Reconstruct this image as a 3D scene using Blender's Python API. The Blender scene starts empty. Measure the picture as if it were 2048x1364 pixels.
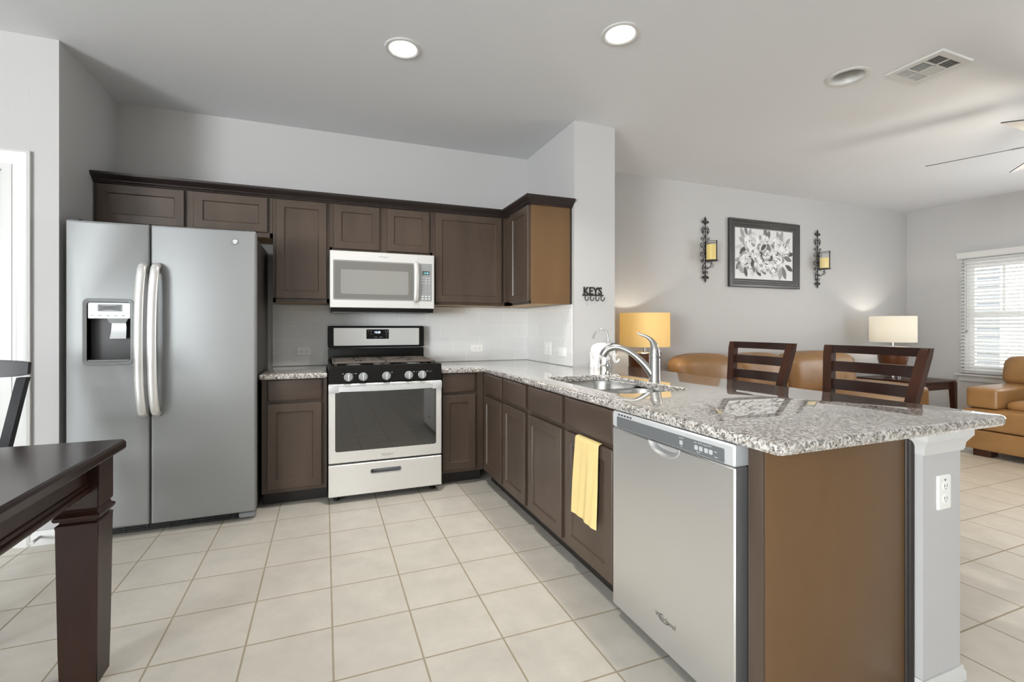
import bpy, bmesh, math, random
from mathutils import Vector, Matrix
random.seed(7)
PI = math.pi
SC = bpy.context.scene
COL = SC.collection

# ------------------------------------------------------------------ camera
cam_data = bpy.data.cameras.new('camera')
cam = bpy.data.objects.new('camera', cam_data)
COL.objects.link(cam)
cam.location = (-1.7153, -3.8570, 1.1387)
cam.rotation_euler = (PI/2, 0, -0.3644)
cam_data.sensor_width = 36.0
cam_data.lens = 929.36/2048*36.0
cam_data.shift_x = (1024-1003.9)/2048
cam_data.shift_y = (653.7-682)/2048
cam_data.clip_start = 0.05
SC.camera = cam

# ------------------------------------------------------------------ world, sun, daylight, exposure
world = bpy.data.worlds.new('sky'); SC.world = world
world.use_nodes = True
wn = world.node_tree.nodes
wn['Background'].inputs[0].default_value = (0.94, 0.97, 1.0, 1)
wn['Background'].inputs[1].default_value = 7.0
vs = SC.view_settings
SC.display_settings.display_device = 'sRGB'
vs.view_transform = 'Standard'; vs.look = 'None'; vs.gamma = 1.0
vs.use_curve_mapping = False
vs.exposure = -0.08
SC.cycles.max_bounces = 10
SC.cycles.diffuse_bounces = 6
SC.cycles.caustics_reflective = False
SC.cycles.caustics_refractive = False
SC.cycles.sample_clamp_indirect = 6.0

def area_light(name, loc, direction, sx, sy, power, color=(1, 1, 1)):
    d = bpy.data.lights.new(name, 'AREA'); d.shape = 'RECTANGLE'
    d.size = sx; d.size_y = sy; d.energy = power; d.color = color
    o = bpy.data.objects.new(name, d); COL.objects.link(o)
    o.location = loc
    o.rotation_euler = Vector(direction).to_track_quat('-Z', 'Y').to_euler()
    return o
DAY = (0.93, 0.97, 1.0)
# daylight coming in through the glazed openings behind and beside the camera
area_light('daylight_dining', (-7.87, -7.4, 1.25), (1, 0.12, 0.60), 2.6, 2.0, 900, DAY)
area_light('daylight_living', (5.38, -2.75, 1.30), (-1, 0.10, 0.60), 1.4, 1.6, 60, DAY)

# ------------------------------------------------------------------ helpers
def s2l(c):
    return tuple(((x/255)/12.92 if x/255 <= .04045 else ((x/255+.055)/1.055)**2.4) for x in c)
def hexc(h):
    h = h.lstrip('#'); return s2l([int(h[i:i+2], 16) for i in (0, 2, 4)])

MATS = {}
def mat(name, color, rough=.5, metal=0., spec=.5, bump=None, noise=None, coat=0., trans=0., ior=1.5, alpha=None, emit=None, aniso=None):
    m = bpy.data.materials.new(name); m.use_nodes = True
    nt = m.node_tree; b = nt.nodes['Principled BSDF']
    c = hexc(color) if isinstance(color, str) else color
    b.inputs['Base Color'].default_value = (*c, 1)
    b.inputs['Roughness'].default_value = rough
    b.inputs['Metallic'].default_value = metal
    b.inputs['Specular IOR Level'].default_value = spec
    b.inputs['Coat Weight'].default_value = coat
    b.inputs['Coat Roughness'].default_value = .12
    b.inputs['Transmission Weight'].default_value = trans
    b.inputs['IOR'].default_value = ior
    if emit:
        b.inputs['Emission Color'].default_value = (*emit[0], 1); b.inputs['Emission Strength'].default_value = emit[1]
    tc = None
    if noise or bump:
        tc = nt.nodes.new('ShaderNodeTexCoord')
    if noise:   # (scale xyz, amount, detail)
        mp = nt.nodes.new('ShaderNodeMapping'); mp.inputs['Scale'].default_value = noise[0]
        nt.links.new(tc.outputs['Object'], mp.inputs['Vector'])
        n = nt.nodes.new('ShaderNodeTexNoise'); n.inputs['Scale'].default_value = 1; n.inputs['Detail'].default_value = noise[2]
        n.inputs['Roughness'].default_value = .6
        nt.links.new(mp.outputs[0], n.inputs['Vector'])
        r = nt.nodes.new('ShaderNodeValToRGB')
        a = noise[1]
        r.color_ramp.elements[0].position = .3; r.color_ramp.elements[1].position = .7
        r.color_ramp.elements[0].color = (*[x*(1-a) for x in c], 1)
        r.color_ramp.elements[1].color = (*[min(1, x*(1+a)) for x in c], 1)
        nt.links.new(n.outputs['Fac'], r.inputs['Fac'])
        nt.links.new(r.outputs[0], b.inputs['Base Color'])
    if bump:    # (scale xyz, strength, distance)
        mp = nt.nodes.new('ShaderNodeMapping'); mp.inputs['Scale'].default_value = bump[0]
        nt.links.new(tc.outputs['Object'], mp.inputs['Vector'])
        n = nt.nodes.new('ShaderNodeTexNoise'); n.inputs['Scale'].default_value = 1; n.inputs['Detail'].default_value = 3
        nt.links.new(mp.outputs[0], n.inputs['Vector'])
        bp = nt.nodes.new('ShaderNodeBump'); bp.inputs['Strength'].default_value = bump[1]; bp.inputs['Distance'].default_value = bump[2]
        nt.links.new(n.outputs['Fac'], bp.inputs['Height']); nt.links.new(bp.outputs[0], b.inputs['Normal'])
    if aniso:
        b.inputs['Anisotropic'].default_value = aniso
        tg = nt.nodes.new('ShaderNodeTangent'); tg.direction_type = 'RADIAL'; tg.axis = 'Z'
        nt.links.new(tg.outputs[0], b.inputs['Tangent'])
    MATS[name] = m
    return m

PAINT = mat('wall_paint', '#bbbab9', .6, spec=.25, bump=((60, 60, 60), .12, .004))
CEIL = mat('ceiling_paint', '#dcdddf', .8, spec=.1, bump=((45, 45, 45), .15, .004))
WHITE = mat('white_trim', '#cfcfcd', .4)
WOOD = mat('espresso_wood', '#4c3f35', .36, spec=.45, noise=((6, 6, 1.2), .22, 6), bump=((160, 160, 8), .05, .001))
WOODH = mat('espresso_wood_level', '#493c33', .36, spec=.45, noise=((1.5, 1.5, 12), .22, 6), bump=((8, 8, 160), .05, .001))
CROWN = mat('dark_crown_wood', '#2a2220', .35, spec=.4)
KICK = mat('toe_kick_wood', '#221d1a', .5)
PANEL = mat('smooth_end_panel', '#6a5137', .36, spec=.35, noise=((3, 3, .8), .12, 4))
RAW = mat('raw_maple', '#c9a878', .6)
STEEL = mat('brushed_steel', '#dbdad8', .34, .88, aniso=.3, bump=((4, 4, 500), .02, .0005))
STEELR = mat('brushed_steel_lit', '#ecebe8', .36, .55, bump=((4, 4, 500), .02, .0005))  # lighter copy of the steel; bright room reflections are put into its colour
FRIDGE = mat('fridge_steel', '#969898', .55, .4)
NICKEL = mat('brushed_nickel', '#bdbcba', .24, 1.)
SATIN = mat('satin_scoop', '#dcdcdb', .3, .6)
PULLS = mat('satin_pull', '#e2e1df', .32, .6)
CHROME = mat('polished_chrome', '#e2e2e2', .08, 1.)
BASIN = mat('satin_basin_steel', '#c8c7c4', .22, 1.)
BLACK = mat('black_enamel', '#171615', .25, spec=.22)
BLACKM = mat('black_plastic', '#171717', .5)
DGREY = mat('dark_grey_plastic', '#3a3a3a', .45)
FSIDE = mat('fridge_side_paint', '#3f3b38', .4)
GREY = mat('grey_plastic', '#8f9192', .4)
SILV = mat('silver_plastic', '#c9cbcc', .35, .25)
PANELG = mat('grey_control_film', '#6e7173', .35, .2)
IRON = mat('cast_iron', '#58504a', .42, spec=.5)
LEDW = mat('clock_digits', '#cfe4ff', .5, emit=((.75, .88, 1.), 3.))
LEDC = mat('clock_digits_teal', '#8fd6e0', .5, emit=((.35, .8, .95), 1.4))
PRINT = mat('white_print', '#d8d8d8', .5)
PRINTD = mat('chrome_print', '#6e6b69', .3, .6)
PRINTG = mat('grey_print', '#9a9a9a', .5)
OVENGL = mat('oven_glass', '#1f1d1b', .04, spec=.5, ior=1.95)
MWGL = mat('microwave_glass', '#8f8e8a', .10, spec=.5)
PLATEW = mat('white_plastic', '#efefec', .3)
SLOT = mat('socket_slots', '#55524e', .5)
LEATHER = mat('tan_leather', '#8f6b42', .40, spec=.45, noise=((5, 5, 5), .14, 5), bump=((40, 40, 40), .18, .004))
SEAM = mat('leather_piping', '#7d5830', .5)
WALNUT = mat('dark_walnut', '#3b2319', .36, spec=.25, noise=((14, 14, 2.5), .25, 5))
CHERRY = mat('dark_cherry', '#2c1912', .3, spec=.4, noise=((14, 14, 2.5), .25, 5))
WALNUTY = mat('dark_walnut_top', '#26150f', .2, spec=.5, noise=((12, 2, 12), .25, 5))
CHAIRB = mat('black_lacquer', '#0c0b10', .4, spec=.3)
METALB = mat('bronze_iron', '#2e2a27', .45, .3)
WAX = mat('yellow_wax', '#e6cd7c', .45, emit=((.9, .68, .3), .10))  # faint emission added so the wax looks brighter
WAXP = mat('yellow_wax_pale', '#e9d592', .45, emit=((.9, .7, .35), .10))  # same added glow on the paler wax
WICK = mat('wick', '#2a2420', .8)
CERAMIC = mat('white_ceramic', '#f2f1ee', .15, spec=.5)
MWBAND = mat('microwave_band', '#74726e', .14, spec=.5)
LBODY = mat('lamp_brown', '#5a3319', .4, spec=.3)
SAND = mat('pewter', '#b5b3ae', .2, 1.)
CREAMP = mat('lamp_cap_cream', '#e8dfce', .3)
LAMPON = mat('lamp_diffuser', '#ffffff', .5, emit=((1., .95, .86), 14.))
BULB = mat('frosted_bulb', '#ffffff', .5, emit=((1., .86, .62), 6.))
HOT = mat('hot_bulb', '#ffffff', .5, emit=((1., .93, .82), 190.))
FRAMEB = mat('charcoal_frame', '#3c3938', .35)
TOWEL = mat('yellow_terry', '#e4cd90', .9, spec=.1, bump=((220, 220, 220), .5, .003))
NSIDE = mat('neighbour_siding', '#7d8185', .7)
NWHITE = mat('neighbour_stucco', '#e4e6e6', .8)
BOUNCE = mat('pale_bounce_ground', '#c4c2bb', .9)  # pale tone picked to throw daylight back at the blind
VFRAME = mat('white_window_vinyl', '#f1f1ef', .4)
FANW = mat('fan_white', '#e8e6e2', .4)

def glass_mat(name, color, rough=0.02):
    m = bpy.data.materials.new(name); m.use_nodes = True
    nt = m.node_tree; nt.nodes.clear()
    o = nt.nodes.new('ShaderNodeOutputMaterial'); mx = nt.nodes.new('ShaderNodeMixShader')
    t = nt.nodes.new('ShaderNodeBsdfTransparent'); g = nt.nodes.new('ShaderNodeBsdfGlossy')
    f = nt.nodes.new('ShaderNodeFresnel'); f.inputs[0].default_value = 1.45
    t.inputs[0].default_value = (*color, 1); f.inputs[0].default_value = 1.18; g.inputs['Roughness'].default_value = rough
    nt.links.new(f.outputs[0], mx.inputs[0]); nt.links.new(t.outputs[0], mx.inputs[1]); nt.links.new(g.outputs[0], mx.inputs[2])
    nt.links.new(mx.outputs[0], o.inputs[0])
    return m
GLASS = glass_mat('clear_glass', (.99, .99, .99))

def shade_mat(name, color, tr):
    m = bpy.data.materials.new(name); m.use_nodes = True
    nt = m.node_tree; nt.nodes.clear()
    o = nt.nodes.new('ShaderNodeOutputMaterial'); mx = nt.nodes.new('ShaderNodeMixShader')
    d = nt.nodes.new('ShaderNodeBsdfDiffuse'); t = nt.nodes.new('ShaderNodeBsdfTranslucent')
    d.inputs[0].default_value = (*hexc(color), 1); t.inputs[0].default_value = (*hexc(color), 1)
    mx.inputs[0].default_value = tr
    nt.links.new(d.outputs[0], mx.inputs[1]); nt.links.new(t.outputs[0], mx.inputs[2]); nt.links.new(mx.outputs[0], o.inputs[0])
    return m
SHADEY = shade_mat('yellow_linen', '#fae7b4', .5)
VINYL = shade_mat('white_vinyl_slats', '#f4f4f2', .35)
SHADEW = shade_mat('ivory_linen', '#f3f0e8', .5)

def tile_mat(name, axes, size, phase, grout, ctile, cgrout, rough, bumpd, var, stagger=False, mottling=.06):
    """square or running-bond tiles laid on two object axes"""
    m = bpy.data.materials.new(name); m.use_nodes = True
    nt = m.node_tree; L = nt.links; b = nt.nodes['Principled BSDF']
    tc = nt.nodes.new('ShaderNodeTexCoord'); sp = nt.nodes.new('ShaderNodeSeparateXYZ')
    L.new(tc.outputs['Object'], sp.inputs[0])
    def M(op, a, bb=None):
        n = nt.nodes.new('ShaderNodeMath'); n.operation = op
        for i, v in enumerate((a, bb)):
            if v is None: continue
            if isinstance(v, (int, float)): n.inputs[i].default_value = v
            else: L.new(v, n.inputs[i])
        return n.outputs[0]
    u = M('DIVIDE', M('SUBTRACT', sp.outputs[axes[0]], phase[0]), size[0])
    v = M('DIVIDE', M('SUBTRACT', sp.outputs[axes[1]], phase[1]), size[1])
    if stagger:
        u = M('ADD', u, M('MULTIPLY', M('MODULO', M('ABSOLUTE', M('FLOOR', v)), 2), .5))
    fu = M('ABSOLUTE', M('SUBTRACT', M('FRACT', u), .5)); fv = M('ABSOLUTE', M('SUBTRACT', M('FRACT', v), .5))
    du = M('MULTIPLY', M('SUBTRACT', .5, fu), size[0]); dv = M('MULTIPLY', M('SUBTRACT', .5, fv), size[1])
    d = M('MINIMUM', du, dv)
    mr = nt.nodes.new('ShaderNodeMapRange'); mr.interpolation_type = 'SMOOTHSTEP'
    mr.inputs['From Min'].default_value = grout*.5*.7; mr.inputs['From Max'].default_value = grout*.5*1.3
    L.new(d, mr.inputs['Value'])
    cb = nt.nodes.new('ShaderNodeCombineXYZ'); L.new(M('FLOOR', u), cb.inputs[0]); L.new(M('FLOOR', v), cb.inputs[1])
    w = nt.nodes.new('ShaderNodeTexWhiteNoise'); L.new(cb.outputs[0], w.inputs['Vector'])
    ns = nt.nodes.new('ShaderNodeTexNoise'); ns.inputs['Scale'].default_value = 7; ns.inputs['Detail'].default_value = 8; ns.inputs['Roughness'].default_value = .65
    L.new(tc.outputs['Object'], ns.inputs['Vector'])
    val = M('ADD', M('MULTIPLY', M('SUBTRACT', w.outputs['Value'], .5), var), M('MULTIPLY', M('SUBTRACT', ns.outputs['Fac'], .5), mottling*4))
    hs = nt.nodes.new('ShaderNodeHueSaturation'); hs.inputs['Color'].default_value = (*hexc(ctile), 1)
    L.new(M('ADD', val, 1.0), hs.inputs['Value'])
    mx = nt.nodes.new('ShaderNodeMix'); mx.data_type = 'RGBA'
    mx.inputs['A'].default_value = (*hexc(cgrout), 1)
    L.new(mr.outputs[0], mx.inputs['Factor']); L.new(hs.outputs[0], mx.inputs['B'])
    L.new(mx.outputs['Result'], b.inputs['Base Color'])
    rg = M('SUBTRACT', .85, M('MULTIPLY', mr.outputs[0], .85-rough)); L.new(rg, b.inputs['Roughness'])
    bp = nt.nodes.new('ShaderNodeBump'); bp.inputs['Strength'].default_value = .6; bp.inputs['Distance'].default_value = bumpd
    hgt = M('ADD', mr.outputs[0], M('MULTIPLY', ns.outputs['Fac'], .12))
    L.new(hgt, bp.inputs['Height']); L.new(bp.outputs[0], b.inputs['Normal'])
    return m
FLOORT = tile_mat('ceramic_floor_tile', (0, 1), (.2915, .2883), (-1.688, -2.270), .0062, '#c9c4ba', '#a1957f', .34, .003, .03, mottling=.11)
BSB = tile_mat('backsplash_tile_back', (0, 2), (.2285, .1055), (-.12, .8435), .003, '#dfe0df', '#efefed', .12, .0008, .015, True, .004)
BSS = tile_mat('backsplash_tile_side', (1, 2), (.2285, .1055), (-.02, .8435), .003, '#dfe0df', '#efefed', .12, .0008, .015, True, .004)

def granite():
    m = bpy.data.materials.new('speckled_granite'); m.use_nodes = True
    nt = m.node_tree; L = nt.links; b = nt.nodes['Principled BSDF']
    tc = nt.nodes.new('ShaderNodeTexCoord')
    wob = nt.nodes.new('ShaderNodeTexNoise'); wob.inputs['Scale'].default_value = 60; wob.inputs['Detail'].default_value = 3
    L.new(tc.outputs['Object'], wob.inputs['Vector'])
    ad = nt.nodes.new('ShaderNodeVectorMath'); ad.operation = 'MULTIPLY_ADD'
    L.new(wob.outputs['Color'], ad.inputs[0]); ad.inputs[1].default_value = (.022, .022, .022); L.new(tc.outputs['Object'], ad.inputs[2])
    def vor(scale):
        v = nt.nodes.new('ShaderNodeTexVoronoi'); v.inputs['Scale'].default_value = scale; L.new(ad.outputs[0], v.inputs['Vector'])
        s = nt.nodes.new('ShaderNodeSeparateColor'); L.new(v.outputs['Color'], s.inputs[0]); return s
    a = vor(150); c = vor(310)
    r1 = nt.nodes.new('ShaderNodeValToRGB'); r1.color_ramp.interpolation = 'CONSTANT'
    els = [(0, '#0f0f0f'), (.18, '#4b4845'), (.29, '#86827f'), (.40, '#bab7b3'), (.58, '#dedcd8'), (.84, '#a59d94')]
    e = r1.color_ramp.elements
    e[0].position = 0; e[0].color = (*hexc(els[0][1]), 1); e[1].position = els[1][0]; e[1].color = (*hexc(els[1][1]), 1)
    for p, col in els[2:]:
        x = e.new(p); x.color = (*hexc(col), 1)
    L.new(a.outputs[0], r1.inputs[0])
    r2 = nt.nodes.new('ShaderNodeValToRGB'); r2.color_ramp.interpolation = 'CONSTANT'
    e2 = r2.color_ramp.elements; e2[0].color = (*hexc('#211f1e'), 1); e2[1].position = .17; e2[1].color = (*hexc('#c9c4bd'), 1)
    x = e2.new(.6); x.color = (*hexc('#aba49c'), 1)
    L.new(c.outputs[1], r2.inputs[0])
    mx = nt.nodes.new('ShaderNodeMix'); mx.data_type = 'RGBA'; mx.inputs['Factor'].default_value = .34
    L.new(r1.outputs[0], mx.inputs['A']); L.new(r2.outputs[0], mx.inputs['B'])
    L.new(mx.outputs['Result'], b.inputs['Base Color'])
    b.inputs['Roughness'].default_value = .03; b.inputs['IOR'].default_value = 1.6
    b.inputs['Coat Weight'].default_value = 1.0; b.inputs['Coat IOR'].default_value = 1.75; b.inputs['Coat Roughness'].default_value = .015
    return m
GRANITE = granite()

# ---- mesh helpers
ORIG = {}
def thing(name, label, cat, loc, group=None):
    o = bpy.data.objects.new(name, None); COL.objects.link(o)
    o.empty_display_size = .05
    o.location = loc; o['label'] = label; o['category'] = cat
    if group: o['group'] = group
    ORIG[o.name] = Vector(loc)
    return o
def tag(o, label, cat, group=None, kind=None):
    o['label'] = label; o['category'] = cat
    if group: o['group'] = group
    if kind: o['kind'] = kind
    return o
def obj(name, bm, material, parent=None, label=None, origin=None, smooth=35):
    """link a bmesh written in world coordinates as ONE mesh object"""
    bmesh.ops.remove_doubles(bm, verts=bm.verts, dist=1e-6)
    bmesh.ops.recalc_face_normals(bm, faces=bm.faces)
    org = ORIG[parent.name] if parent else Vector(origin or (0, 0, 0))
    bm.transform(Matrix.Translation(-org))
    me = bpy.data.meshes.new(name); bm.to_mesh(me); bm.free()
    mats = material if isinstance(material, (list, tuple)) else [material]
    for m in mats: me.materials.append(m)
    me.polygons.foreach_set('use_smooth', [True]*len(me.polygons))
    me.set_sharp_from_angle(angle=math.radians(smooth))
    o = bpy.data.objects.new(name, me); COL.objects.link(o)
    if parent: o.parent = parent
    else: o.location = org
    ORIG[o.name] = org
    if label: o['label'] = label
    return o
def struct(name, bm, material, parent=None):
    o = obj(name, bm, material, parent)
    if not parent: o['kind'] = 'structure'
    return o
def NB(): return bmesh.new()
def merge(bm, t, mi=0):
    me = bpy.data.meshes.new('t')
    for f in t.faces: f.material_index = mi
    t.to_mesh(me); t.free(); bm.from_mesh(me); bpy.data.meshes.remove(me)
def box(bm, x0, x1, y0, y1, z0, z1, bev=0., seg=2, mi=0):
    t = NB(); bmesh.ops.create_cube(t, size=1)
    for v in t.verts:
        v.co = Vector(((x0+x1)/2+v.co.x*(x1-x0), (y0+y1)/2+v.co.y*(y1-y0), (z0+z1)/2+v.co.z*(z1-z0)))
    if bev:
        bmesh.ops.bevel(t, geom=list(t.edges), offset=bev, segments=seg, affect='EDGES', profile=.5)
    merge(bm, t, mi); return bm
def bx(*a, **k): return box(NB(), *a, **k)
def hexa(bm, bottom, top):
    """eight-corner solid from two quads"""
    vs_ = [bm.verts.new(p) for p in list(bottom)+list(top)]
    for f in ((0, 1, 2, 3), (4, 5, 6, 7), (0, 1, 5, 4), (1, 2, 6, 5), (2, 3, 7, 6), (3, 0, 4, 7)):
        bm.faces.new([vs_[i] for i in f])
    return bm
def loft(bm, loops, cap0=True, cap1=True, mi=0):
    rows = [[bm.verts.new(p) for p in l] for l in loops]
    n = len(rows[0])
    for a, b in zip(rows, rows[1:]):
        for i in range(n):
            f = bm.faces.new((a[i], a[(i+1) % n], b[(i+1) % n], b[i])); f.material_index = mi
    if cap0: bm.faces.new(rows[0]).material_index = mi
    if cap1: bm.faces.new(rows[-1]).material_index = mi
    return bm
def lathe(bm, prof, c, n=32, axis='z', mi=0, sx=1., sy=1.):
    loops = []
    for r, h in prof:
        r = max(r, 1e-5); l = []
        for i in range(n):
            a = 2*PI*i/n; p, q = r*math.cos(a)*sx, r*math.sin(a)*sy
            l.append(Vector(c)+{'z': Vector((p, q, h)), 'y': Vector((p, h, q)), 'x': Vector((h, p, q))}[axis])
        loops.append(l)
    return loft(bm, loops, True, True, mi)
def tube(bm, pts, r, n=10, closed=False, flat=None, mi=0):
    """round (or flattened) tube along points; flat=(axis vector, factor)"""
    pts = [Vector(p) for p in pts]; N = len(pts)
    rs = r if isinstance(r, (list, tuple)) else [r]*N
    tang = []
    for i in range(N):
        a = pts[max(i-1, 0)] if not closed else pts[i-1]
        b = pts[min(i+1, N-1)] if not closed else pts[(i+1) % N]
        tang.append((b-a).normalized())
    up = Vector((0, 0, 1)) if abs(tang[0].z) < .9 else Vector((1, 0, 0))
    u = (up-tang[0]*up.dot(tang[0])).normalized()
    loops = []
    for i in range(N):
        u = (u-tang[i]*u.dot(tang[i])).normalized(); w = tang[i].cross(u)
        l = []
        for k in range(n):
            a = 2*PI*k/n; off = (u*math.cos(a)+w*math.sin(a))*rs[i]
            if flat: off = off-flat[0]*off.dot(flat[0])*(1-flat[1])
            l.append(pts[i]+off)
        loops.append(l)
    if closed: loops.append(loops[0])
    return loft(bm, loops, not closed, not closed, mi)
def bez(p, n=16):
    """smooth Catmull-Rom through the points"""
    p = [Vector(q) for q in p]; p = [p[0]*2-p[1]]+p+[p[-1]*2-p[-2]]; out = []
    for i in range(1, len(p)-2):
        for k in range(n):
            t = k/n
            out.append(.5*((2*p[i])+(p[i+1]-p[i-1])*t+(2*p[i-1]-5*p[i]+4*p[i+1]-p[i+2])*t*t+(3*p[i]-p[i-1]-3*p[i+1]+p[i+2])*t**3))
    out.append(p[-2]); return out
def bezs(vals, n=16):
    return [v.x for v in bez([(v, 0, 0) for v in vals], n)]
def rrect(u0, u1, v0, v1, r, n=5):
    out = []
    for cx, cy, a0 in ((u1-r, v0+r, -PI/2), (u1-r, v1-r, 0), (u0+r, v1-r, PI/2), (u0+r, v0+r, PI)):
        for k in range(n+1):
            a = a0+PI/2*k/n; out.append((cx+r*math.cos(a), cy+r*math.sin(a)))
    return out
# facing frames: (U right as seen, V up, N outward)
FY = (Vector((1, 0, 0)), Vector((0, 0, 1)), Vector((0, -1, 0)))     # faces the camera side (-y)
FX = (Vector((0, -1, 0)), Vector((0, 0, 1)), Vector((-1, 0, 0)))    # faces the kitchen floor (-x)
def P(o, F, u, v, n): return Vector(o)+F[0]*u+F[1]*v+F[2]*n
def rings(o, F, w, h, prof):
    """rectangular raised/recessed panel: prof = [(inset, depth out)]"""
    loops = [[P(o, F, i, i, d), P(o, F, w-i, i, d), P(o, F, w-i, h-i, d), P(o, F, i, h-i, d)] for i, d in prof]
    return loft(NB(), loops)
def shaker(o, F, w, h, fw=.052, t=.021):
    return rings(o, F, w, h, [(0, 0), (0, t-.003), (.003, t), (fw, t), (fw+.005, t-.008), (fw+.012, t-.0085)])
def slabfront(o, F, w, h, t=.021):
    return rings(o, F, w, h, [(0, 0), (0, t-.006), (.006, t-.001), (.012, t)])
def plate(bm, o, F, loop, n0, n1, bev=.0, mi=0):
    """flat outline extruded from n0 to n1 (rounded front edge)"""
    cu = sum(p[0] for p in loop)/len(loop); cv = sum(p[1] for p in loop)/len(loop)
    L = [[P(o, F, u, v, n0) for u, v in loop], [P(o, F, u, v, n1-bev) for u, v in loop]]
    if bev:
        ou = max(abs(p[0]-cu) for p in loop); ov = max(abs(p[1]-cv) for p in loop)
        L.append([P(o, F, cu+(u-cu)*(1-bev/ou), cv+(v-cv)*(1-bev/ov), n1) for u, v in loop])
    return loft(bm, L, mi=mi)
def holed(o, F, outer, hole, n0, n1, bev=.004):
    """plate with a through opening in its front; back and sides closed"""
    bm = NB()
    def ring(loop, n): return [bm.verts.new(P(o, F, u, v, n)) for u, v in loop]
    def edges(vs_): return [bm.edges.new((vs_[i], vs_[(i+1) % len(vs_)])) for i in range(len(vs_))]
    cu = sum(p[0] for p in outer)/len(outer); cv = sum(p[1] for p in outer)/len(outer)
    ou = max(abs(p[0]-cu) for p in outer); ov = max(abs(p[1]-cv) for p in outer)
    inn = [(cu+(u-cu)*(1-bev/ou), cv+(v-cv)*(1-bev/ov)) for u, v in outer]
    a = ring(inn, n1); h = ring(hole, n1)
    bmesh.ops.triangle_fill(bm, edges=edges(a)+edges(h), use_beauty=True)
    b = ring(outer, n1-bev); c = ring(outer, n0); h2 = ring(hole, n0)
    def skin(p, q):
        for i in range(len(p)): bm.faces.new((p[i], p[(i+1) % len(p)], q[(i+1) % len(q)], q[i]))
    skin(a, b); skin(b, c); skin(h, h2)
    return bm
def soft_box(bm, x0, x1, y0, y1, z0, z1, r=.05, puff=(.0, .0, .0), n=12, warp=None):
    t = NB(); bmesh.ops.create_cube(t, size=2)
    bmesh.ops.subdivide_edges(t, edges=list(t.edges), cuts=n-1, use_grid_fill=True)
    c = Vector(((x0+x1)/2, (y0+y1)/2, (z0+z1)/2)); h = Vector(((x1-x0)/2, (y1-y0)/2, (z1-z0)/2))
    for v in t.verts:
        p = v.co.copy(); q = Vector(); d = Vector()
        for k in range(3):
            # put grid lines into the rounded edge
            s = math.copysign(min(1, abs(p[k])**.8), p[k]) * h[k]
            q[k] = max(-(h[k]-r), min(h[k]-r, s)); d[k] = s-q[k]
        if d.length > 1e-9: d = d.normalized()*r
        w = q+d
        for k in range(3):
            a, b = [j for j in range(3) if j != k]
            if abs(p[k]) > .999 and puff[k]:
                w[k] += math.copysign(puff[k]*(1-p[a]**2)*(1-p[b]**2), p[k])
        w = w+c
        if warp: w = Vector(warp(w))
        v.co = w
    merge(bm, t); return bm
def text(bm, s, o, F, h, depth=.001, mi=0, bold=0., center=True, shear=0., sx=1.):
    cu = bpy.data.curves.new('t', 'FONT'); cu.body = s; cu.size = 1; cu.extrude = 0; cu.offset = bold; cu.shear = shear
    cu.resolution_u = 3
    ob = bpy.data.objects.new('t', cu); COL.objects.link(ob)
    dg = bpy.context.evaluated_depsgraph_get()
    me = bpy.data.meshes.new_from_object(ob.evaluated_get(dg))
    bpy.data.objects.remove(ob); bpy.data.curves.remove(cu)
    xs = [v.co.x for v in me.vertices]; ys = [v.co.y for v in me.vertices]
    k = h/.7; w0 = (min(xs)+max(xs))/2 if center else min(xs)
    t = NB(); t.from_mesh(me); bpy.data.meshes.remove(me)
    for v in t.verts:
        v.co = P(o, F, (v.co.x-w0)*k*sx, v.co.y*k, 0)
    ext = bmesh.ops.extrude_face_region(t, geom=list(t.faces))
    for g in ext['geom']:
        if isinstance(g, bmesh.types.BMVert): g.co += F[2]*depth
    merge(bm, t, mi); return bm
def copy_tree(o, parent=None):
    c = o.copy(); COL.objects.link(c); ORIG[c.name] = ORIG[o.name]
    if parent: c.parent = parent
    for ch in list(o.children): copy_tree(ch, c)
    return c

# ------------------------------------------------------------------ the setting
CZ = 2.6547            # ceiling height
XR, YF, XL = 5.524, -9.2, -8.0
struct('floor', bx(XL-.15, XR+.15, YF-.15, .12, -.1, 0), FLOORT)
LITX, LITY = 1.243, -1.974
b = holed((0, 0, CZ), (Vector((1, 0, 0)), Vector((0, -1, 0)), Vector((0, 0, -1))), [(XL-.15, -.12), (XR+.15, -.12), (XR+.15, -YF+.15), (XL-.15, -YF+.15)],
          [(LITX+.088*math.cos(PI*i/20), -LITY+.088*math.sin(PI*i/20)) for i in range(40)], -.12, 0, .0)
box(b, XL-.15, XR+.15, YF-.15, .12, CZ+.12, CZ+.14)
struct('ceiling', b, CEIL)
struct('wall_back', bx(-3.15, XR+.15, 0, .12, 0, CZ), PAINT)
struct('wall_left', bx(-3.15, -3.0286, -.725, 0, 0, CZ), PAINT)
# wall beside the refrigerator, facing the dining area, with its door opening
b = NB(); box(b, -3.255, -3.0286-.1215, -.725, -.605, 0, CZ); box(b, -4.115, -3.255, -.725, -.605, 1.965, CZ); box(b, XL, -4.115, -.725, -.605, 0, CZ)
struct('wall_entry', b, PAINT)
struct('wall_center', bx(0, .3516, -.853, 0, 0, CZ), PAINT)            # stub wall between kitchen and living room
def wall_open(axis, p0, p1, a0, a1, holes):
    """wall slab with rectangular openings (a0,a1,z0,z1)"""
    b = NB()
    def add(u0, u1, z0, z1):
        if u1-u0 < 1e-4 or z1-z0 < 1e-4: return
        if axis == 'x': box(b, p0, p1, u0, u1, z0, z1)
        else: box(b, u0, u1, p0, p1, z0, z1)
    cur = a0
    for h0, h1, z0, z1 in sorted(holes):
        add(cur, h0, 0, CZ); add(h0, h1, 0, z0); add(h0, h1, z1, CZ); cur = h1
    add(cur, a1, 0, CZ)
    return b
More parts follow.
